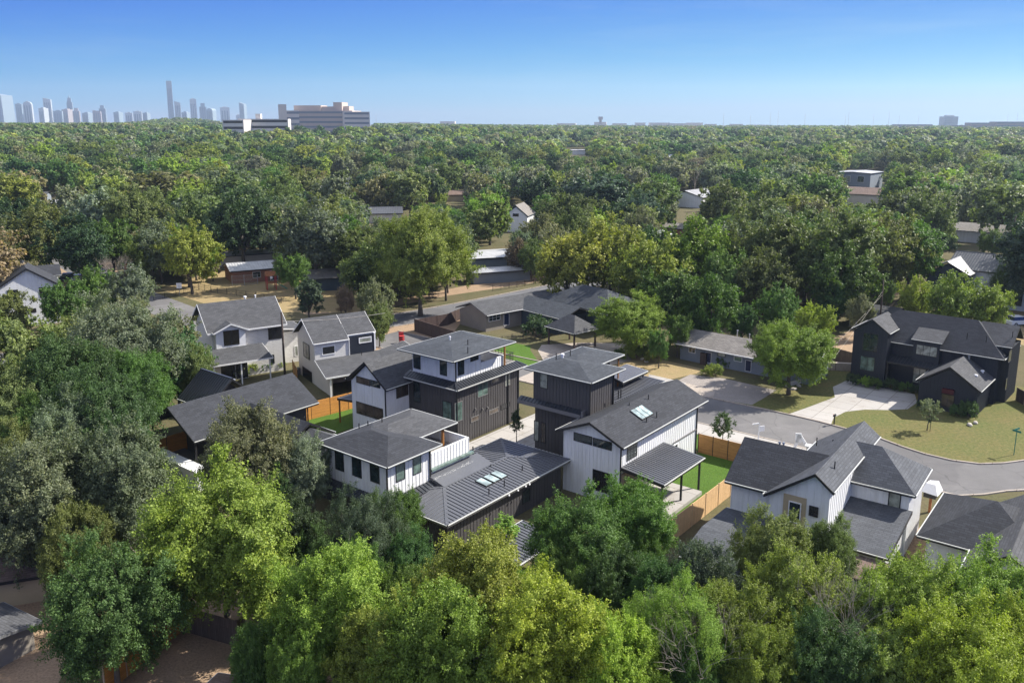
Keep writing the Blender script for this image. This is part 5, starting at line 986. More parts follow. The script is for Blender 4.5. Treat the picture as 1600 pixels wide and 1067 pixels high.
def crown_mesh(name, R_, Rz, zc, ncl, nleaf, L_, seed, low=-0.45, clr=(0.20, 0.32), droop=0.0, taper=0.0, aspect=0.55, twig=True):
    rs = np.random.RandomState(seed)
    d = rs.normal(size=(ncl * 3, 3)); d /= np.linalg.norm(d, axis=1)[:, None]; d = d[d[:, 2] > low][:ncl]; ncl = len(d)
    ph = rs.uniform(0, 6.28, 6); lob = 1 + 0.24 * np.sin(3 * np.arctan2(d[:, 1], d[:, 0]) + ph[0]) + 0.15 * np.sin(5 * np.arctan2(d[:, 1], d[:, 0]) + ph[1]) + 0.10 * np.sin(4 * d[:, 2] + ph[2])
    f = rs.uniform(0.25, 1.0, ncl) ** 0.45
    cr = R_ * rs.uniform(clr[0], clr[1], ncl)
    c = d * np.array([R_, R_, Rz]) * (lob * f)[:, None] * 0.84
    if taper: k = 1 - taper * (c[:, 2] / Rz + 1) / 2; c[:, 0] *= k; c[:, 1] *= k; cr *= 0.5 + 0.5 * k
    w_ = cr ** 2; idx = rs.choice(ncl, nleaf, p=w_ / w_.sum())
    g_ = rs.normal(size=(nleaf, 3)); g_ /= np.linalg.norm(g_, axis=1)[:, None]
    if twig:                                       # leaves strung along short twigs that leave each clump outwards and upwards
        ntw = ncl * 9; tc = rs.randint(0, ncl, ntw); o_ = c[tc] / np.array([R_, R_, Rz]); o_ /= np.linalg.norm(o_, axis=1)[:, None] + 1e-6
        td = 0.55 * o_ + 0.75 * rs.normal(size=(ntw, 3)) + np.array([0, 0, 0.25]); td /= np.linalg.norm(td, axis=1)[:, None]
        tl = cr[tc] * rs.uniform(0.7, 1.75, ntw); wt = tl / tl.sum(); ti = rs.choice(ntw, nleaf, p=wt); tt = rs.uniform(0.05, 1.0, nleaf) ** 0.8
        p = c[tc[ti]] + td[ti] * (tl[ti] * tt)[:, None] + rs.normal(size=(nleaf, 3)) * (0.17 * cr[tc[ti]] * (1.15 - 0.6 * tt))[:, None]
        idx = tc[ti]; g_ = 0.5 * g_ + 0.5 * td[ti]
    else:
        rr = np.where(rs.uniform(size=nleaf) < 0.68, rs.uniform(0.3, 1.05, nleaf) ** 0.6, np.minimum(np.abs(rs.normal(0, 0.75, nleaf)), 1.3))
        p = c[idx] + g_ * (cr[idx] * rr)[:, None] * np.array([1, 1, 0.72])
    if droop: p[:, 2] -= droop * rs.uniform(0, 1, nleaf) ** 2 * (np.hypot(p[:, 0], p[:, 1]) / R_)
    out = p / np.array([R_, R_, Rz]); out /= (np.linalg.norm(out, axis=1)[:, None] + 1e-6)
    n = 0.55 * g_ + 0.35 * out + np.array([0, 0, 0.35]) + 0.55 * rs.normal(size=(nleaf, 3)); n /= np.linalg.norm(n, axis=1)[:, None]
    t = np.cross(n, rs.normal(size=(nleaf, 3))); t /= np.linalg.norm(t, axis=1)[:, None]; b_ = np.cross(n, t)
    l = L_ * rs.uniform(0.65, 1.3, nleaf)[:, None] * 0.5
    fold = n * l * 0.18
    V = np.stack([p - t * l, p + b_ * l * aspect + fold, p + t * l, p - b_ * l * aspect + fold], axis=1).reshape(-1, 3)
    V[:, 2] += zc
    lvc = rs.uniform(0, 1, ncl); lv = np.clip(0.48 * lvc[idx] + 0.52 * rs.uniform(0, 1, nleaf), 0, 1)
    me = bpy.data.meshes.new(name); me.vertices.add(nleaf * 4); me.vertices.foreach_set('co', V.ravel().astype(np.float32))
    me.loops.add(nleaf * 4); me.loops.foreach_set('vertex_index', np.arange(nleaf * 4, dtype=np.int32))
    me.polygons.add(nleaf); me.polygons.foreach_set('loop_start', np.arange(0, nleaf * 4, 4, dtype=np.int32)); me.polygons.foreach_set('loop_total', np.full(nleaf, 4, dtype=np.int32))
    a = me.attributes.new('lv', 'FLOAT', 'POINT'); a.data.foreach_set('value', np.repeat(lv, 4).astype(np.float32))
    me.update(); me.validate(); me.materials.append(M['leaf'])
    return me, c + np.array([0, 0, zc])
def trunk_mesh(name, cl, zc, Rz, R_, seed, r0, nlimb, twig=False):
    rs = random.Random(seed); mb = MB()
    zb = max(0.8, (zc - Rz) * 0.8 + 0.5); lean = (rs.uniform(-.3, .3), rs.uniform(-.3, .3))
    mb.tube([(0, 0, -0.4), (lean[0] * .3, lean[1] * .3, zb * 0.5), (lean[0], lean[1], zb), (lean[0] * 1.6, lean[1] * 1.6, zc)], [r0 * 1.35, r0, r0 * 0.85, r0 * 0.4], 8)
    order = list(range(len(cl))); rs.shuffle(order)
    for k in order[:nlimb]:
        e = Vector(cl[k]); s_ = Vector((lean[0], lean[1], zb + (zc - zb) * rs.uniform(0, 0.7)))
        m_ = s_.lerp(e, 0.5) + Vector((rs.uniform(-.4, .4), rs.uniform(-.4, .4), rs.uniform(-.1, .5)))
        mb.tube([s_, m_, e], [r0 * 0.42, r0 * 0.24, r0 * 0.07], 5, False)
        if twig:
            for q in range(3):
                e2 = e + Vector((rs.uniform(-1, 1), rs.uniform(-1, 1), rs.uniform(-.2, 1))) * R_ * 0.28
                mb.tube([m_.lerp(e, 0.5), e2], [r0 * 0.12, r0 * 0.03], 4, False)
    o = mb.build(name, M['bark'], None, smooth=True); me = o.data; bpy.data.objects.remove(o)
    return me
PROTO = {}
def proto(key, R_, Rz, zc, ncl, nleaf, L_, seed, r0, nlimb, twig=False, **k):
    me, cl = crown_mesh('crown', R_, Rz, zc, ncl, nleaf, L_, seed, twig=nleaf > 4000, **k)
    PROTO[key] = (me, trunk_mesh('trunk', cl, zc, Rz, R_, seed, r0, nlimb, twig), R_, zc)
LEAFMUL = 1.0
for q in range(4): proto('near%d' % q, 5.0, 4.4, 6.2, 260, 130000, 0.18, 10 + q, 0.26, 30, True, low=-0.85, clr=(0.13, 0.27))
for q in range(2): proto('feather%d' % q, 5.0, 4.9, 6.4, 260, 120000, 0.18, 20 + q, 0.26, 30, True, low=-0.85, clr=(0.12, 0.24), droop=0.8, aspect=0.3)
for q in range(4): proto('mid%d' % q, 5.0, 4.2, 6.0, 120, 20000, 0.38, 30 + q, 0.26, 16, low=-0.8, clr=(0.12, 0.27))
for q in range(2): proto('tall%d' % q, 4.0, 5.5, 8.0, 80, 15000, 0.40, 40 + q, 0.26, 16, low=-0.8, taper=0.5, clr=(0.15, 0.26))
for q in range(3): proto('low%d' % q, 5.0, 4.0, 5.8, 60, 4200, 0.75, 50 + q, 0.28, 8, low=-0.7, clr=(0.15, 0.30))
for q in range(2): proto('dot%d' % q, 5.0, 3.2, 6.0, 24, 600, 1.7, 60 + q, 0.3, 3, low=-0.3, clr=(0.2, 0.34))
proto('small', 1.2, 1.5, 2.6, 34, 5000, 0.13, 70, 0.05, 10, True, low=-0.9, clr=(0.2, 0.36)); proto('bush', 1.2, 0.9, 0.85, 30, 4500, 0.14, 71, 0.03, 4, low=-0.6, clr=(0.2, 0.36))
proto('column', 1.6, 3.4, 6.5, 50, 9000, 0.20, 72, 0.12, 12, low=-1, taper=0.4, clr=(0.22, 0.4)); proto('sparse', 4.0, 3.2, 6.0, 60, 9000, 0.24, 73, 0.2, 40, True, low=-0.5, clr=(0.12, 0.22))
LOW_OBJ = {}
TREES = []
rt = random.Random(5)
def tint_of(k, j=0.12):
    b = 1 + rt.uniform(-j, j) * 1.6; t = TINT[k]
    return (t[0] * b * (1 + rt.uniform(-j, j)), t[1] * b, t[2] * b * (1 + rt.uniform(-j, j)))
def put_tree(x, y, z, s, kind, tint, sz=None, name='tree', group=None, label=None, cat='tree'):
    cme, tme, R0, zc0 = PROTO[kind]
    root = empty(name, (x, y, z), rt.uniform(0, 6.28), label, cat, group); root.scale = (s, s, sz or s)
    t = bpy.data.objects.new('trunk', tme); C.objects.link(t); t.parent = root
    c = bpy.data.objects.new('crown', cme); C.objects.link(c); c.parent = root
    c['tint'] = [float(v) for v in tint]; c.color = (*tint, 1)
    if kind not in LOW_OBJ: LOW_OBJ[kind] = c
    return root
def solve_tree(cx, cy, rpx, zmax=9.5, hz_=None):
    r = 4.0
    for _ in range(12):
        zc = min(1.05 * r + 1.6, zmax); p = G(cx, cy, zc); base = hz(p.x, p.y); p = G(cx, cy, zc + base); d = PX(p.x, p.y, zc + base)[2]; r = 0.5 * r + 0.5 * rpx * d / F_
    return p.x, p.y, base, r, zc
def T(cx, cy, rpx, col, shape=None, zmax=9.5, sz=None):
    x, y, b, r, zc = solve_tree(cx, cy, rpx, zmax)
    d = math.hypot(x, y)
    if shape is None: shape = 'near' if d < 105 else ('mid' if d < 260 else 'low')
    if shape in ('near', 'mid', 'low'): key = shape + str(rt.randrange(4 if shape != 'low' else 3))
    elif shape in ('feather', 'tall'): key = shape + str(rt.randrange(2))
    else: key = shape
    cme, tme, R0, zc0 = PROTO[key]; s = r / R0 * 0.96
    o = put_tree(x, y, b, s, key, tint_of(col), zc / zc0)
    TREES.append(dict(o=o, px=cx, py=cy, r=rpx, col=col, x=x, y=y, R=r, d=d))
    return o
HAND = [
 (345,850,120,'fresh'),(172,958,98,'green2'),(50,790,100,'grey'),(190,765,95,'grey'),(120,860,62,'olive'),(385,722,82,'grey'),(470,745,52,'grey'),
 (455,850,62,'dark'),(425,770,40,'green2'),(570,845,62,'blue','feather'),(590,785,24,'yg','column'),(620,820,45,'green'),(520,960,92,'fresh'),(600,1030,80,'oliveyg'),
 (745,942,104,'oliveyg'),(690,1025,105,'fresh'),(850,1015,105,'yg'),(960,1055,80,'yg'),(788,828,24,'lime','column'),(905,862,80,'green'),(985,830,72,'green'),(945,925,66,'green2'),
 (1095,925,66,'blue'),(1060,1005,84,'fresh','feather'),(1140,1000,78,'oliveyg'),(1185,1055,70,'fresh'),(1205,872,60,'olive'),(1298,868,44,'olive'),(1245,950,82,'oliveyg'),(1290,1045,78,'green2'),
 (1425,970,92,'fresh'),(1556,968,92,'fresh'),(1500,1055,100,'yg'),(1378,938,38,'fresh'),(1605,1040,80,'yg'),(1390,1055,70,'oliveyg'),
 (30,565,74,'olive'),(10,650,74,'olive'),(105,615,86,'green2'),(60,690,60,'green'),(170,660,78,'green2'),(212,612,60,'green'),(275,570,48,'green2'),(190,555,86,'grey'),(268,545,46,'grey'),
 (200,508,42,'grey'),(300,585,36,'olive'),(130,545,52,'olive'),(100,478,36,'green'),(148,462,36,'green'),(205,458,38,'grey'),(20,490,32,'olive'),(190,710,55,'green2'),(85,760,50,'green2'),
 (60,372,56,'olive'),(120,392,50,'dark'),(18,352,46,'dark'),(172,382,42,'green'),(250,390,40,'grey'),(292,398,38,'lime'),(331,412,16,'brown','tall'),(225,402,30,'oliveyg'),
 (45,272,40,'green2'),(95,272,34,'olive'),(15,300,38,'olive'),(150,332,44,'grey'),(110,322,36,'grey'),(205,335,44,'olive'),(252,300,60,'dry'),(332,270,42,'lime'),(370,305,48,'olive'),(322,342,46,'olive'),
 (392,342,52,'dark'),(442,332,38,'olive'),(470,265,32,'dark'),(500,352,46,'olive'),(536,360,34,'grey'),(470,375,46,'olive'),
 (460,427,27,'green'),(482,462,30,'blue','tall'),(560,432,30,'olive'),(588,475,32,'dry'),(592,505,22,'olive'),(560,395,42,'olive'),(592,374,28,'grey'),(640,300,38,'olive'),(700,275,42,'grey'),(520,300,34,'grey'),
 (765,337,36,'lime'),(850,375,36,'dry'),(812,402,22,'brown'),(882,342,44,'olive'),(842,300,38,'dark'),(945,312,58,'blue'),(900,300,36,'blue'),(1000,332,32,'blue'),
 (955,400,62,'gold'),(1010,425,55,'gold'),(1088,405,60,'lime'),(1135,440,44,'green'),(1050,470,50,'green'),(1112,485,46,'green'),(1150,395,54,'grey'),(1192,442,48,'olive'),
 (1218,485,34,'green'),(1262,400,58,'green'),(1312,440,56,'green'),(1355,400,46,'lime'),(1212,385,52,'grey'),(1345,492,22,'grey'),(1272,508,30,'yg'),(1205,545,30,'olive'),
 (1490,478,44,'oliveyg'),(1542,484,38,'oliveyg'),(1432,470,28,'yg'),(1572,445,26,'green','feather'),(1420,300,42,'green'),(1480,292,42,'lime'),(1562,332,46,'olive'),(1340,370,38,'green'),(1452,342,42,'olive'),(1392,368,32,'green'),
 (1276,272,42,'green2'),(1088,262,40,'dry','tall'),(1195,332,22,'blue'),(1212,352,28,'blue'),(1132,322,38,'olive'),(1550,380,20,'green'),(1395,330,34,'olive'),(1180,290,34,'green'),(1230,320,34,'olive'),(920,370,26,'olive'),
 (1060,520,22,'green'),(1100,500,24,'dark'),(1160,505,22,'green2'),(1030,540,18,'green'),(540,470,16,'brown'),(1385,455,18,'green'),(1300,470,30,'green2'),(450,400,26,'olive'),
 (485,885,44,'green2'),(560,910,50,'green'),(640,960,60,'green'),(785,955,66,'fresh'),(885,925,56,'green'),(1020,945,60,'green2'),(1350,1010,62,'olive'),(1470,1000,60,'yg'),(1090,1055,60,'green'),(640,890,40,'green2'),(440,930,40,'green'),(400,1035,44,'green'),(470,1052,50,'fresh'),(20,800,52,'grey'),(1010,900,40,'green'),(120,690,70,'grey'),(20,740,60,'olive'),
]
for h_ in HAND: T(*h_)
def TB(bx, by, cy, rpx, col, key):                   # trees whose trunk foot shows in the photo
    p = G(bx, by); d = PX(p.x, p.y, 0)[2]; lo, hi = 0.5, 30
    for _ in range(40):
        m_ = (lo + hi) / 2; lo, hi = (m_, hi) if PX(p.x, p.y, m_)[1] > cy else (lo, m_)
    r = rpx * d / F_; R0, zc0 = PROTO[key][2:]; o = put_tree(p.x, p.y, 0, r / R0, key, tint_of(col, 0.03), lo / zc0)
    TREES.append(dict(o=o, px=bx, py=cy, r=rpx, col=col, x=p.x, y=p.y, R=r, d=math.hypot(p.x, p.y)))
TB(657, 494, 402, 68, 'oliveyg', 'near1'); TB(1232, 617, 553, 60, 'fresh', 'near2'); TB(983, 556, 505, 54, 'fresh', 'near0'); TB(697, 470, 405, 34, 'oliveyg', 'mid1')
CLEAR = [(0,398,98,520),(100,408,150,445),(325,378,445,462),(485,400,548,452),(570,312,645,358),(728,362,805,440),(783,298,838,360),(1020,338,1112,378),(1055,284,1112,322),(1318,255,1388,312),(1452,380,1600,440),(1492,332,1590,386),
         (506,268,556,296),(696,288,730,318),(660,450,905,480),(225,440,440,470),(655,300,680,312),(850,332,870,350),(215,325,255,350),(80,330,110,350),(60,285,130,312),(885,228,920,244)] + FARCLEAR
def blocked(x, y, r, zc, base):
    px, py, d = PX(x, y, base + zc); rp = r * F_ / d
    for a, b, c_, e in CLEAR:
        if a - rp * 0.55 < px < c_ + rp * 0.55 and b - rp * 0.4 < py < e + rp * 0.75: return True
    return False
def road_near(x, y, m):
    p = Vector((x, y))
    for line in (Bline, Cline):
        for q in range(len(line) - 1):
            a, b = Vector(line[q]), Vector(line[q + 1]); ab = b - a; t = max(0, min(1, (p - a).dot(ab) / ab.length_squared))
            if (p - (a + ab * t)).length < m: return True
    return False
cand = []
rs_ = random.Random(77); cell = {}
def free(x, y, rad):
    i, j = int(x // 12), int(y // 12)
    for a in range(i - 2, i + 3):
        for b in range(j - 2, j + 3):
            for (u, v, q) in cell.get((a, b), []):
                if (u - x) ** 2 + (v - y) ** 2 < (rad + q) ** 2: return False
    return True
def mark(x, y, r): cell.setdefault((int(x // 12), int(y // 12)), []).append((x, y, r))
for t in TREES: mark(t['x'], t['y'], min(t['R'] * 0.62, 8))
for _ in range(60000):
    y = rs_.uniform(118, 520); x = rs_.uniform(-0.66, 0.66) * y * 1.02
    r = rs_.choice([3.0, 3.8, 4.6, 5.4, 6.6, 8.0]); zc = 1.05 * r + 1.6
    px, py, d = PX(x, y, zc)
    if py > 415 or px < -60 or px > 1660 or py < 240: continue
    if road_near(x, y, 5.5 + r * 0.5) or blocked(x, y, r, zc, hz(x, y)) or not free(x, y, r * 0.60): continue
    mark(x, y, r * 0.60); cand.append((math.hypot(x, y), x, y, r, zc))
cand.sort()
NEARN = 298 - len(TREES)
mixc = ['olive'] * 7 + ['grey'] * 7 + ['green'] * 2 + ['dark', 'green2'] + ['dry'] * 3 + ['oliveyg'] * 3 + ['lime', 'blue', 'brown', 'fresh', 'gold']
for d, x, y, r, zc in cand[:NEARN]:
    col = rs_.choice(mixc); key = ('mid%d' % rs_.randrange(4)) if d < 250 else 'low%d' % rs_.randrange(3)
    cme, tme, R0, zc0 = PROTO[key]; b = hz(x, y)
    o = put_tree(x, y, b, r / R0, key, tint_of(col), zc / zc0 * rs_.uniform(0.9, 1.15)); px, py, dd = PX(x, y, b + zc)
    TREES.append(dict(o=o, px=px, py=py, r=r * F_ / dd, col=col, x=x, y=y, R=r, d=d))
rest = [(x, y, r, 'low', hz(x, y)) for d, x, y, r, zc in cand[NEARN:]]
for _ in range(125000):                                            # the wooded distance
    u = rs_.random(); y = 500 + (2900 - 500) * u ** 1.25; x = rs_.uniform(-0.88, 0.88) * y
    if rs_.random() > (1.0 if y < 900 else 0.6 if y < 1500 else 0.42): continue
    r = rs_.choice([3.8, 4.6, 5.5, 6.5, 8.0, 9.0]) * (1.0 if y < 1000 else 1.2)
    if not free(x, y, r * 0.55): continue
    b = hz(x, y); px, py, d = PX(x, y, b + 6)
    if y > 1050 and 345 < px < 585: continue
    if y < 1000 and blocked(x, y, r, 7, b): continue
    if x / y > 0.15 and y > 1500 and rs_.random() < 0.45: continue
    mark(x, y, r * 0.55); rest.append((x, y, r, 'low' if y < 640 else 'dot', b))
LOWK = ['low0', 'low1', 'low2', 'dot0', 'dot1']
for k in LOWK:
    if k not in LOW_OBJ:                                          # make sure each far crown shape also stands somewhere as a tree of its own
        x, y, r, kk, b = rest.pop(0); col = rs_.choice(mixc)
        o = put_tree(x, y, b, r / 5.0, k, tint_of(col)); px, py, dd = PX(x, y, b + 6); TREES.append(dict(o=o, px=px, py=py, r=r * F_ / dd, col=col, x=x, y=y, R=r, d=y))
# one object: the far-off wood, crowns instanced on points
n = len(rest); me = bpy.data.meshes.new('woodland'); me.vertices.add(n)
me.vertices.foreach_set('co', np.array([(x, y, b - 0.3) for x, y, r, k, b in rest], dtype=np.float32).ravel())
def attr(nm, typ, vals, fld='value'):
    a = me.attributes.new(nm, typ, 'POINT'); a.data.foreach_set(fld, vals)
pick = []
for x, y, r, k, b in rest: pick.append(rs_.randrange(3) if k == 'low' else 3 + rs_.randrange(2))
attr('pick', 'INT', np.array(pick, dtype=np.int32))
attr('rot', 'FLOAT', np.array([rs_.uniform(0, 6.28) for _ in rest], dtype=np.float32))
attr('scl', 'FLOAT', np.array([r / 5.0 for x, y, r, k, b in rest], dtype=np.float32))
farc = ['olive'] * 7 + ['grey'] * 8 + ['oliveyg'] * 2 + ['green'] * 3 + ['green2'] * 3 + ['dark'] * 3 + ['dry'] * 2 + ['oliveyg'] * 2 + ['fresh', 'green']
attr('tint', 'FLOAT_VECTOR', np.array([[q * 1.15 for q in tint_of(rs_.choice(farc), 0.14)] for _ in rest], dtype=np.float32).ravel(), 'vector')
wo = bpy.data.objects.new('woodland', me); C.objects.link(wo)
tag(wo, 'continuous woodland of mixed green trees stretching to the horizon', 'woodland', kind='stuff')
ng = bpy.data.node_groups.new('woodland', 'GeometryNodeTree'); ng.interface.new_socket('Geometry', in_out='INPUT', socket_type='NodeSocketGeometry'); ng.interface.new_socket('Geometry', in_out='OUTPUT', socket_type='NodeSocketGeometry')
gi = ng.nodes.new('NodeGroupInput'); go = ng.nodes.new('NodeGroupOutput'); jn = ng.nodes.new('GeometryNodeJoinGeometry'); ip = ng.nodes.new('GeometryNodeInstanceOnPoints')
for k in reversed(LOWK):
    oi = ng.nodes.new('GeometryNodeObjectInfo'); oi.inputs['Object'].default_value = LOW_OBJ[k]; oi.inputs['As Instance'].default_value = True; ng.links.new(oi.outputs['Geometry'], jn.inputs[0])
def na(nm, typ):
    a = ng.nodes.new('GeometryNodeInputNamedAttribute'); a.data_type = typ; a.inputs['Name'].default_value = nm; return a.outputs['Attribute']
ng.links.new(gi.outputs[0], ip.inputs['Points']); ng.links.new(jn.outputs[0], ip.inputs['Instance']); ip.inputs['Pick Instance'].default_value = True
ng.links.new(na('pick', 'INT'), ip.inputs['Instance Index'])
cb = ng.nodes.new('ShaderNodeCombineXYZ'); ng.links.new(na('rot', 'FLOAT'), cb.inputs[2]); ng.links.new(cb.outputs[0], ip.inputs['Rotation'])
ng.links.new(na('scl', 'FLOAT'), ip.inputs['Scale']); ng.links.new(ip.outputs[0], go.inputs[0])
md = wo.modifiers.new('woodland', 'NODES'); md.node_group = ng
print('TREES', len(TREES), 'rest', n)

# ---------------------------------------------------------------- garden plants
def small_plant(px, py, key, s, col, label, cat='shrub', name='shrub', group=None, z=0.0):
    p = G(px, py, z); o = put_tree(p.x, p.y, z, s, key, tint_of(col), None, name, group, label, cat); return o
small_plant(1129, 702, 'small', 1.05, 'green2', 'slim young tree on the bright turf strip by the sidewalk', 'tree', 'young_tree')
small_plant(1448, 673, 'small', 1.0, 'grey', 'sapling with thin stakes on the dry corner lawn', 'tree', 'young_tree')
p = G(1453, 674); o = MB().cyl(0, 0, 0, 1.9, 0.03).build('tree_stake', M['trim']); o.location = p; tag(o, 'thin dark stake beside the sapling on the corner lawn', 'stake')
small_plant(807, 694, 'column', 0.42, 'dark', 'dark spiky conifer shrub between the drive and the dark wall', 'shrub')
for k, (u, v, s, c_, l) in enumerate([(111.0, 36.3, .75, 'dark', 'darkest round shrub at the left corner of the black house'), (110.9, 34.9, .7, 'lime', 'brightest round shrub under the front gable window'), (110.9, 33.5, .75, 'green', 'green shrub right of the brightest one'),
        (111.7, 31.8, .8, 'dark', 'dark shrub beside the porch post'), (112.0, 30.2, .7, 'green', 'green shrub left of the porch door'), (112.1, 28.9, .6, 'dark', 'small dark shrub next to the porch door'),
        (106.3, 26.2, .7, 'dark', 'dark shrub left of the garage window'), (106.4, 22.6, .75, 'green2', 'shrub right of the garage window'), (106.5, 21.4, .85, 'green2', 'taller shrub at the right garage corner')]):
    x, y = toXY(u, v, 49); put_tree(x, y, 0, s, 'bush', tint_of(c_), s * (1.4 if k == 8 else 1.1), 'shrub', 'foundation shrubs', l, 'shrub')
for k, (px, py, s, c_) in enumerate([(980, 562, 1.0, 'oliveyg'), (995, 560, 1.1, 'gold'), (1008, 556, 0.9, 'green'), (1020, 566, 1.0, 'oliveyg'), (968, 560, 0.8, 'green'), (1030, 558, 0.9, 'gold'), (1118, 586, 0.9, 'gold'), (1106, 588, 0.8, 'oliveyg'), (1130, 574, .8, 'green'), (755, 505, 1.4, 'dry')]):
    lab = ['leftmost but one yellow weed clump beside the straw yard', 'golden weed clump in the middle of the bed by the straw yard', 'green weed clump at the top of the bed', 'olive weed clump nearest the straw yard rocks', 'green weed clump furthest left in the bed', 'golden weed clump at the right end of the bed', 'golden grass tuft at the edge of the gravel yard', 'olive grass tuft left of the golden tuft on the gravel', 'small green bush beside the duplex door', 'dry brownish shrub before the grey house window'][k]
    small_plant(px, py, 'bush', s, c_, lab, 'shrub', 'weed_clump' if k != 9 else 'shrub', 'weed clumps')
for k, (px, py, s) in enumerate([(390, 585, 1.0), (415, 580, .9), (435, 577, .8), (372, 590, 1.0), (838, 528, 2.0), (1355, 300, 1.5)][:5]):
    small_plant(px, py, 'bush', s, ['oliveyg', 'green', 'oliveyg', 'grey', 'dark'][k], ['pale flowering bush in front of the screened doors', 'green bush right of the pale flowering bush', 'rightmost bush near the dark pole', 'grey bush at the left end below the porch', 'large dark round bush at the lawn of the grey house'][k])
# bare, twiggy trees
def bare_tree(px, py, h, seed, label):
    p = G(px, py, h); p.z = 0; o = empty('bare_tree', p, 0, label, 'tree', 'bare twiggy trees'); rs = random.Random(seed); mb = MB(); base = MB()
    base.tube([(0, 0, -.2), (rs.uniform(-.2, .2), 0, h * .3)], [.13, .09], 7); base.build('trunk', M['twig'], o, smooth=True)
    def grow(a, d, l, r, n):
        b = a + d * l; mb.tube([a, a.lerp(b, .5) + Vector((rs.uniform(-.1, .1), rs.uniform(-.1, .1), .05)) * l, b], [r, r * .75, r * .5], 4, False)
        if n > 0:
            for _ in range(3):
                nd = (d + Vector((rs.uniform(-.7, .7), rs.uniform(-.7, .7), rs.uniform(-.15, .5)))).normalized(); grow(b, nd, l * rs.uniform(.6, .85), r * .52, n - 1)
    for _ in range(5): grow(Vector((0, 0, h * .28)), Vector((rs.uniform(-.6, .6), rs.uniform(-.6, .6), 1)).normalized(), h * .27, .07, 4)
    mb.build('branches', M['twig'], o)
bare_tree(1302, 905, 8.5, 3, 'bare pale twiggy tree between the olive crowns, lower right'); bare_tree(1092, 945, 8.0, 5, 'bare white-branched tree near the bottom edge, right of centre')
bare_tree(208, 785, 6.0, 11, 'bare grey limbs showing through the grey-green crowns, left'); bare_tree(1088, 238, 21, 17, 'tall bare-topped tree standing above the pale metal roof'); bare_tree(178, 402, 8, 21, 'grey leafless tree by the parked cars, left')

# ---------------------------------------------------------------- hospital and parking decks
def banded(name, label, x, y, L_, D_, H_, th, n, wall, glass='bluegrey_dark', cat='building', z0=None, extra=()):
    z0 = hz(x, y) if z0 is None else z0
    o = empty(name, (x, y, z0), th, label, cat)
    MB().box(-L_ / 2, L_ / 2, -D_ / 2, D_ / 2, -5, H_).build('wall', M[wall], o)
    for k in range(n):
        z = H_ * (k + 0.42) / n; mb = MB(); mb.box(-L_ / 2 + 1.2, L_ / 2 - 1.2, -D_ / 2 - 0.06, -D_ / 2 + 0.1, z, z + H_ / n * 0.42); mb.build('window_band', M[glass], o)
    for k, (a, b, c_, d, e, f) in enumerate(extra): MB().box(a, b, c_, d, e, f).build('penthouse' if e > 1 else 'wing', M[wall], o)
    return o
M['rosewall'] = plain('rose_stone', (0.47, 0.40, 0.36), 0.8, 0.1, 0.02, 0.1); M['palewall'] = plain('pale_precast', (0.62, 0.58, 0.54), 0.8, 0.1, 0.02, 0.1)
def far_xy(px, Y): return ((px - CX) / F_ * (Y * math.cos(PITCH) + 14 * math.sin(PITCH)), Y)
x, y = far_xy(510, 1180)
banded('hospital', 'broad rose-grey hospital block with dark window bands on the skyline', x, y, 88, 40, 38, -0.12, 6, 'rosewall', 'bluegrey', extra=((-40, -2, -12, 14, 38, 45), (-2, 16, -10, 14, 38, 43.5), (16, 28, -14, 12, 38, 49), (28, 36, -8, 12, 38, 44)))
x, y = far_xy(557, 1150); banded('hospital_wing', 'paler right wing of the hospital with finer window bands', x, y, 34, 30, 37, 0.25, 6, 'palewall', 'bluegrey')
x, y = far_xy(455, 1170); banded('hospital_wing', 'white left wing of the hospital with square windows', x, y, 28, 20, 38, 0.3, 5, 'palewall', 'bluegrey', extra=((-15, -5, -11, 9, 0, 46),))
x, y = far_xy(372, 1020); banded('parking_deck', 'smaller dark-sided parking deck left of the larger one', x, y, 27, 20, 27, -0.2, 4, 'palewall', 'dark_hole')
x, y = far_xy(415, 1040); banded('parking_deck', 'long pale parking deck left of the hospital', x, y, 58, 24, 28, 0.12, 4, 'palewall', 'dark_hole', extra=((-10, -4, -4, 6, 28, 34),))
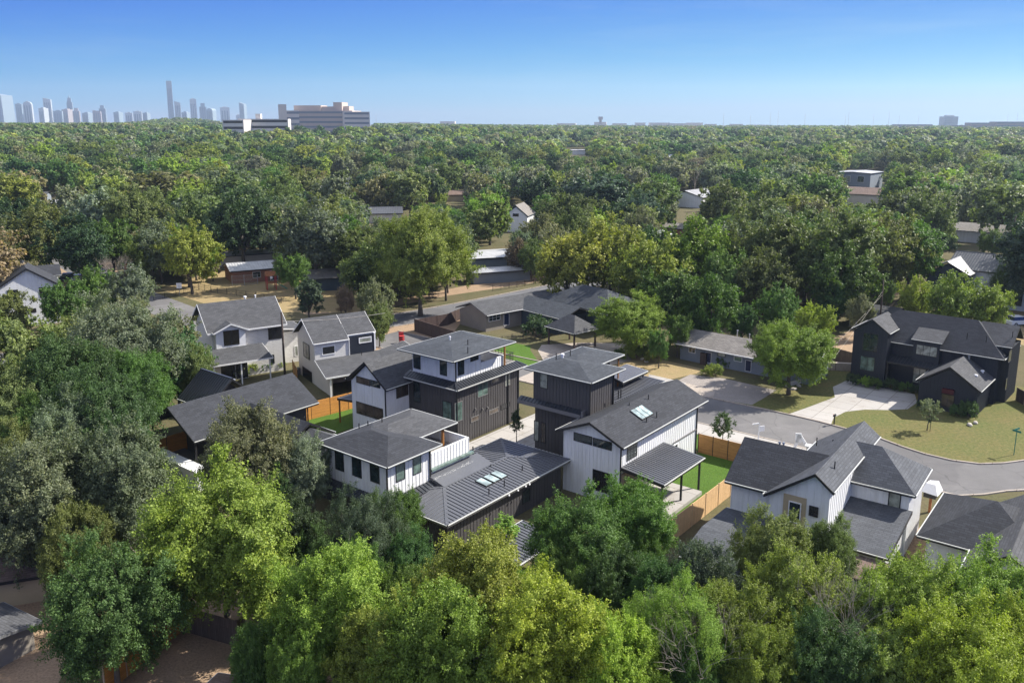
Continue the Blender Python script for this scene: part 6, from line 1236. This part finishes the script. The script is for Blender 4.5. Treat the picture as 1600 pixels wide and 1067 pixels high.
# ---------------------------------------------------------------- city skyline: (left px, right px, top px, style, colour)
M['tower_a'] = plain('blue_glass_tower', (0.28, 0.36, 0.41), 0.4, 0.1, 0.01, 0.05); M['tower_b'] = plain('pale_tower', (0.50, 0.54, 0.55), 0.5, 0.1, 0.01, 0.05)
M['tower_c'] = plain('rosy_tower', (0.40, 0.36, 0.35), 0.6, 0.1, 0.01, 0.05); M['tower_band'] = plain('tower_glass_band', (0.20, 0.26, 0.30), 0.3, 0.1, 0.01, 0.05)
SKY = [(-8, 20, 150, 'slant', 'a', 'massive slanted glass tower at the left edge of the skyline'), (27, 38, 165, 'flat', 'a', 'blocky glass tower right of the massive one'), (39, 54, 161, 'dome', 'b', 'round-topped tower left of the pale twin slabs'),
 (64, 76, 171, 'flat', 'b', 'short pale block before the tall pale slab'), (71, 84, 156, 'slant', 'b', 'tall pale slab tower with sloping top, left group'), (85, 100, 175, 'flat', 'a', 'low blue block between slab and spire towers'), (100, 114, 173, 'flat', 'c', 'rosy office block left of the spired tower'),
 (107, 117, 153, 'spire', 'a', 'spired stepped tower in the left group'), (115, 127, 171, 'step', 'c', 'stepped rosy tower right of the spired one'), (131, 145, 178, 'flat', 'a', 'low blocky building with crane-like top'), (146, 160, 174, 'slant', 'c', 'sloping-topped brown tower left of the blue blade tower'),
 (156, 168, 167, 'step', 'a', 'blue blade tower at the right end of the left group'), (180, 192, 177, 'flat', 'a', 'stand-alone blue block after the gap'), (196, 209, 178, 'flat', 'b', 'low cream block between two grey blocks'), (209, 224, 176, 'flat', 'b', 'wide pale block right of the low cream one'), (225, 235, 178, 'flat', 'a', 'narrow grey block before the tallest tower'),
 (263.5, 274, 132, 'tall', 'a', 'tallest tower on the skyline, slender and dark blue'), (274, 285, 161, 'slant', 'b', 'pale tower leaning against the tallest one'), (286, 297, 177, 'flat', 'a', 'low block right of the tallest tower'), (298, 310, 158, 'flat', 'b', 'bright slab tower with dark notch'),
 (312, 325, 164, 'step', 'a', 'stepped tower right of the bright slab'), (325, 338, 171, 'dome', 'a', 'curved-top blue tower in the right group'), (344, 361, 170, 'flat', 'b', 'wide ribbed pale tower'), (369, 376, 181, 'flat', 'b', 'very low pale block left of the dark slim tower'), (376, 386, 163, 'slant', 'a', 'dark slim tower standing nearest the hospital')]
Yc = 5200.0
for k, (l, r, top, st, c_, lab) in enumerate(SKY):
    Y = Yc + 60 * ((k * 7) % 5); cx_ = (l + r) / 2; dep = Y * math.cos(PITCH)
    x = (cx_ - CX) / F_ * dep * 1.0; w_ = (r - l) / F_ * dep; ht = CAMH + (192.0 - top) / F_ * Y * 1.03
    o = empty('skyscraper', (x, Y, 0), 0.35 if k % 3 else -0.25, lab, 'skyscraper', 'city skyline towers'); a = w_ * 0.40; mt = M['tower_' + c_]
    if st == 'slant': mb = MB(); mb.solid([(-a, -a, ht), (a, -a, ht * .94), (a, a, ht * .94), (-a, a, ht)], [(-a * 1.1, -a, 0), (a * 1.1, -a, 0), (a * 1.1, a, 0), (-a * 1.1, a, 0)]); mb.build('tower_body', mt, o)
    elif st == 'step': MB().box(-a, a, -a, a, 0, ht * .86).build('tower_body', mt, o); MB().box(-a * .6, a * .6, -a * .6, a * .6, ht * .86, ht).build('upper_tier', mt, o)
    elif st == 'dome': MB().box(-a, a, -a, a, 0, ht * .88).build('tower_body', mt, o); mb = MB(); mb.prism([(-a, -a, ht * .88), (-a * .7, -a, ht * .96), (0, -a, ht), (a * .7, -a, ht * .96), (a, -a, ht * .88)], (0, 2 * a, 0)); mb.build('curved_crown', mt, o)
    elif st == 'spire': MB().box(-a, a, -a, a, 0, ht * .8).build('tower_body', mt, o); MB().box(-a * .65, a * .65, -a * .65, a * .65, ht * .8, ht * .93).build('upper_tier', mt, o); MB().tube([(0, 0, ht * .93), (0, 0, ht * 1.02)], [a * .3, 1], 8).build('spire', mt, o)
    elif st == 'tall': MB().box(-a, a, -a, a, 0, ht * .55).build('tower_body', mt, o); MB().box(-a * .95, a * .95, -a * .95, a * .95, ht * .56, ht).build('upper_tier', mt, o); MB().box(-a * .9, a * .9, -a * .9, a * .9, ht * .55, ht * .56).build('sky_lobby', M['tower_b'], o)
    else: MB().box(-a, a, -a, a, 0, ht).build('tower_body', mt, o); MB().box(-a * .5, a * .5, -a * .5, a * .5, ht, ht + 5).build('plant_room', mt, o)
    for q in range(3): MB().box(-a * .75 + q * a * .55, -a * .75 + q * a * .55 + a * .28, -a - 1.2, -a - .6, ht * .08, ht * .84).build('window_strip', M['tower_band'], o)
# far buildings on the right
x, y = far_xy(1481, 2600); banded('office_tower', 'round-shouldered white office tower alone on the right horizon', x, y, 42, 30, 46, 0.0, 8, 'tower_b', 'tower_a', z0=hz(x, y), extra=((-12, 12, -8, 8, 46, 50),))
for k, (px, w_, ht, Y, th_) in enumerate([(1425, 90, 16, 2100, 0.05), (1500, 50, 14, 2050, -0.1), (1535, 70, 20, 1900, 0.05), (1578, 80, 22, 1800, 0.1), (1610, 60, 20, 1850, 0)]):
    x, y = far_xy(px, Y); banded('apartment_block', ['long low blue apartment block left of the office tower', 'low apartment block just right of the office tower', 'grey-blue apartment block in the middle of the right group', 'widest blue apartment block near the right edge', 'apartment block cut by the right edge on the horizon'][k], x, y, w_, 22, ht + 8, th_, 5, 'tower_c', 'tower_band', z0=hz(x, y))
wk = random.Random(4); WH = [(938, 191), (968, 193), (1000, 192), (1030, 192), (1058, 193), (1085, 192), (1110, 194), (1150, 194), (1185, 195), (1210, 196), (1255, 197), (1290, 198), (1330, 199), (1350, 197), (1372, 198), (700, 190), (640, 191), (1240, 206), (1262, 208), (1455, 213), (1385, 228), (1215, 226), (1120, 198), (885, 193)]
for k, (px, py) in enumerate(WH):
    Y = 3300 - (py - 190) * 62 if py < 205 else 1400 - (py - 205) * 25; x, y = far_xy(px, Y); z0 = hz(x, y); wd = wk.uniform(30, 70) * (Y / 2800)
    zt = CAMH - (py - 192) / F_ * Y; o = empty('warehouse', (x, y, z0), wk.uniform(-.2, .2), 'low pale warehouse roof on the horizon, number %d' % (k + 1), 'warehouse', 'distant warehouses')
    o['px'] = px
    MB().box(-wd / 2, wd / 2, -10, 10, -2, max(4, zt - z0 - 1)).build('wall', M['palewall'], o); MB().box(-wd / 2 - .5, wd / 2 + .5, -10.5, 10.5, max(4, zt - z0 - 1), max(5, zt - z0)).build('roof', M['white'], o)
wl = sorted([o for o in C.objects if o.name.startswith('warehouse')], key=lambda o: o['px'])
ORD = ['first', 'second', 'third', 'fourth', 'fifth', 'sixth', 'seventh', 'eighth', 'ninth', 'tenth', 'eleventh', 'twelfth', 'thirteenth', 'fourteenth', 'fifteenth', 'sixteenth', 'seventeenth', 'eighteenth', 'nineteenth', 'twentieth', 'twenty-first', 'twenty-second', 'twenty-third', 'twenty-fourth', 'twenty-fifth']
for k, o in enumerate(wl): o['label'] = 'low pale warehouse near the horizon, %s from the left of the row' % ORD[k]; del o['px']
x, y = far_xy(938, 3000); o = MB().box(-4, 4, -4, 4, 0, 46).build('water_tower', M['tower_c']); o.location = (x, y, hz(x, y)); MB().box(-7, 7, -7, 7, 38, 48).build('tank', M['tower_c'], o); tag(o, 'squat olive water tower just right of centre on the horizon', 'water tower')
for k, (px, hh) in enumerate([(588, 30), (1130, 42), (1172, 34), (1203, 44), (1215, 50), (1257, 40), (1320, 36), (1325, 48), (1364, 40), (1388, 50), (1404, 36), (1434, 34), (1573, 40), (1588, 44)]):
    x, y = far_xy(px, 2900 + 20 * k); o = MB().tube([(0, 0, 0), (0, 0, hh + 18)], [0.55, 0.35], 4).build('radio_mast', M['tower_c']); o.location = (x, y, hz(x, y)); tag(o, 'thin radio mast on the horizon, %s from the left' % ORD[k], 'mast', 'radio masts')

# ---------------------------------------------------------------- labels that place each tree by the landmark nearest to it in the photo
LM = [('the left edge gable house', 45, 455), ('the long shingle-roofed house', 360, 630), ('the white lap-sided house', 375, 530), ('the saltbox house', 520, 545), ('the three-storey house', 720, 590), ('the metal-roofed low house', 690, 740),
      ('the patio roof house', 990, 690), ('the cross-gabled house', 1290, 750), ('the lower right house', 1540, 820), ('the black house', 1450, 560), ('the duplex', 1125, 548), ('the long grey house', 830, 490), ('the brick house', 385, 415),
      ('the dark blue cottage', 518, 430), ('the white-roofed house', 770, 395), ('the steep white gable', 810, 330), ('the dark metal-roofed house', 600, 335), ('the pale pyramid hut', 1035, 365), ('the modern grey block', 1345, 285), ('the metal gable house', 1525, 420), ('the right edge grey roof', 1540, 358),
      ('the pale metal roof', 1086, 303), ('the hospital', 510, 185), ('the parking decks', 390, 192), ('the tallest tower', 268, 160), ('the left skyline group', 80, 170), ('the office tower', 1481, 192), ('the water tower', 938, 190), ('the bottom edge shed', 392, 1060),
      ('the left edge shed', 15, 965), ('the tan shed', 238, 328), ('the red-brown roof', 706, 300), ('the white cottage', 530, 282), ('the flat white building', 903, 237), ('the mailbox', 1303, 655), ('the play tower', 424, 440)]
byl = {}
for t in TREES:
    nm, lx, ly = min(LM, key=lambda m: math.hypot(m[1] - t['px'], (m[2] - t['py']) * 1.3)); dx, dy = t['px'] - lx, t['py'] - ly
    side = ('left of' if dx < 0 else 'right of') if abs(dx) > abs(dy) * 1.2 else ('behind' if dy < 0 else 'in front of')
    t['size'] = 'large' if t['r'] > 70 else 'mid-sized' if t['r'] > 32 else 'small'
    byl.setdefault((nm, side), []).append((math.hypot(dx, dy), t))
short = {'tree': 'tree'}
for (nm, side), L_ in byl.items():
    L_.sort(key=lambda a: a[0])
    for k, (_, t) in enumerate(L_):
        near = 'nearest' if k == 0 else (ORD[k] if k < len(ORD) else 'outermost') + ' nearest'
        t['o']['label'] = '%s %s tree, %s %s %s' % (t['size'].replace('mid-sized', 'medium'), WORD[t['col']], near, side, nm)
        t['o']['category'] = 'tree'; t['o']['group'] = 'trees of the neighbourhood'
# ---------------------------------------------------------------- air: one even volume round the whole place
hb = MB().box(-7200, 7200, -60, 7200, -3, 330).build('haze', M['leaf']); hb.data.materials.clear()
hm = bpy.data.materials.new('haze_air'); hm.use_nodes = True; N = hm.node_tree.nodes; N.remove(N['Principled BSDF'])
pv = N.new('ShaderNodeVolumePrincipled'); pv.inputs['Color'].default_value = (0.62, 0.78, 1.0, 1); pv.inputs['Density'].default_value = 0.0001; pv.inputs['Anisotropy'].default_value = 0.3
hm.node_tree.links.new(pv.outputs[0], N['Material Output'].inputs['Volume']); hb.data.materials.append(hm); hb['kind'] = 'stuff'; hb['label'] = 'thin blue haze'; hb.visible_shadow = True
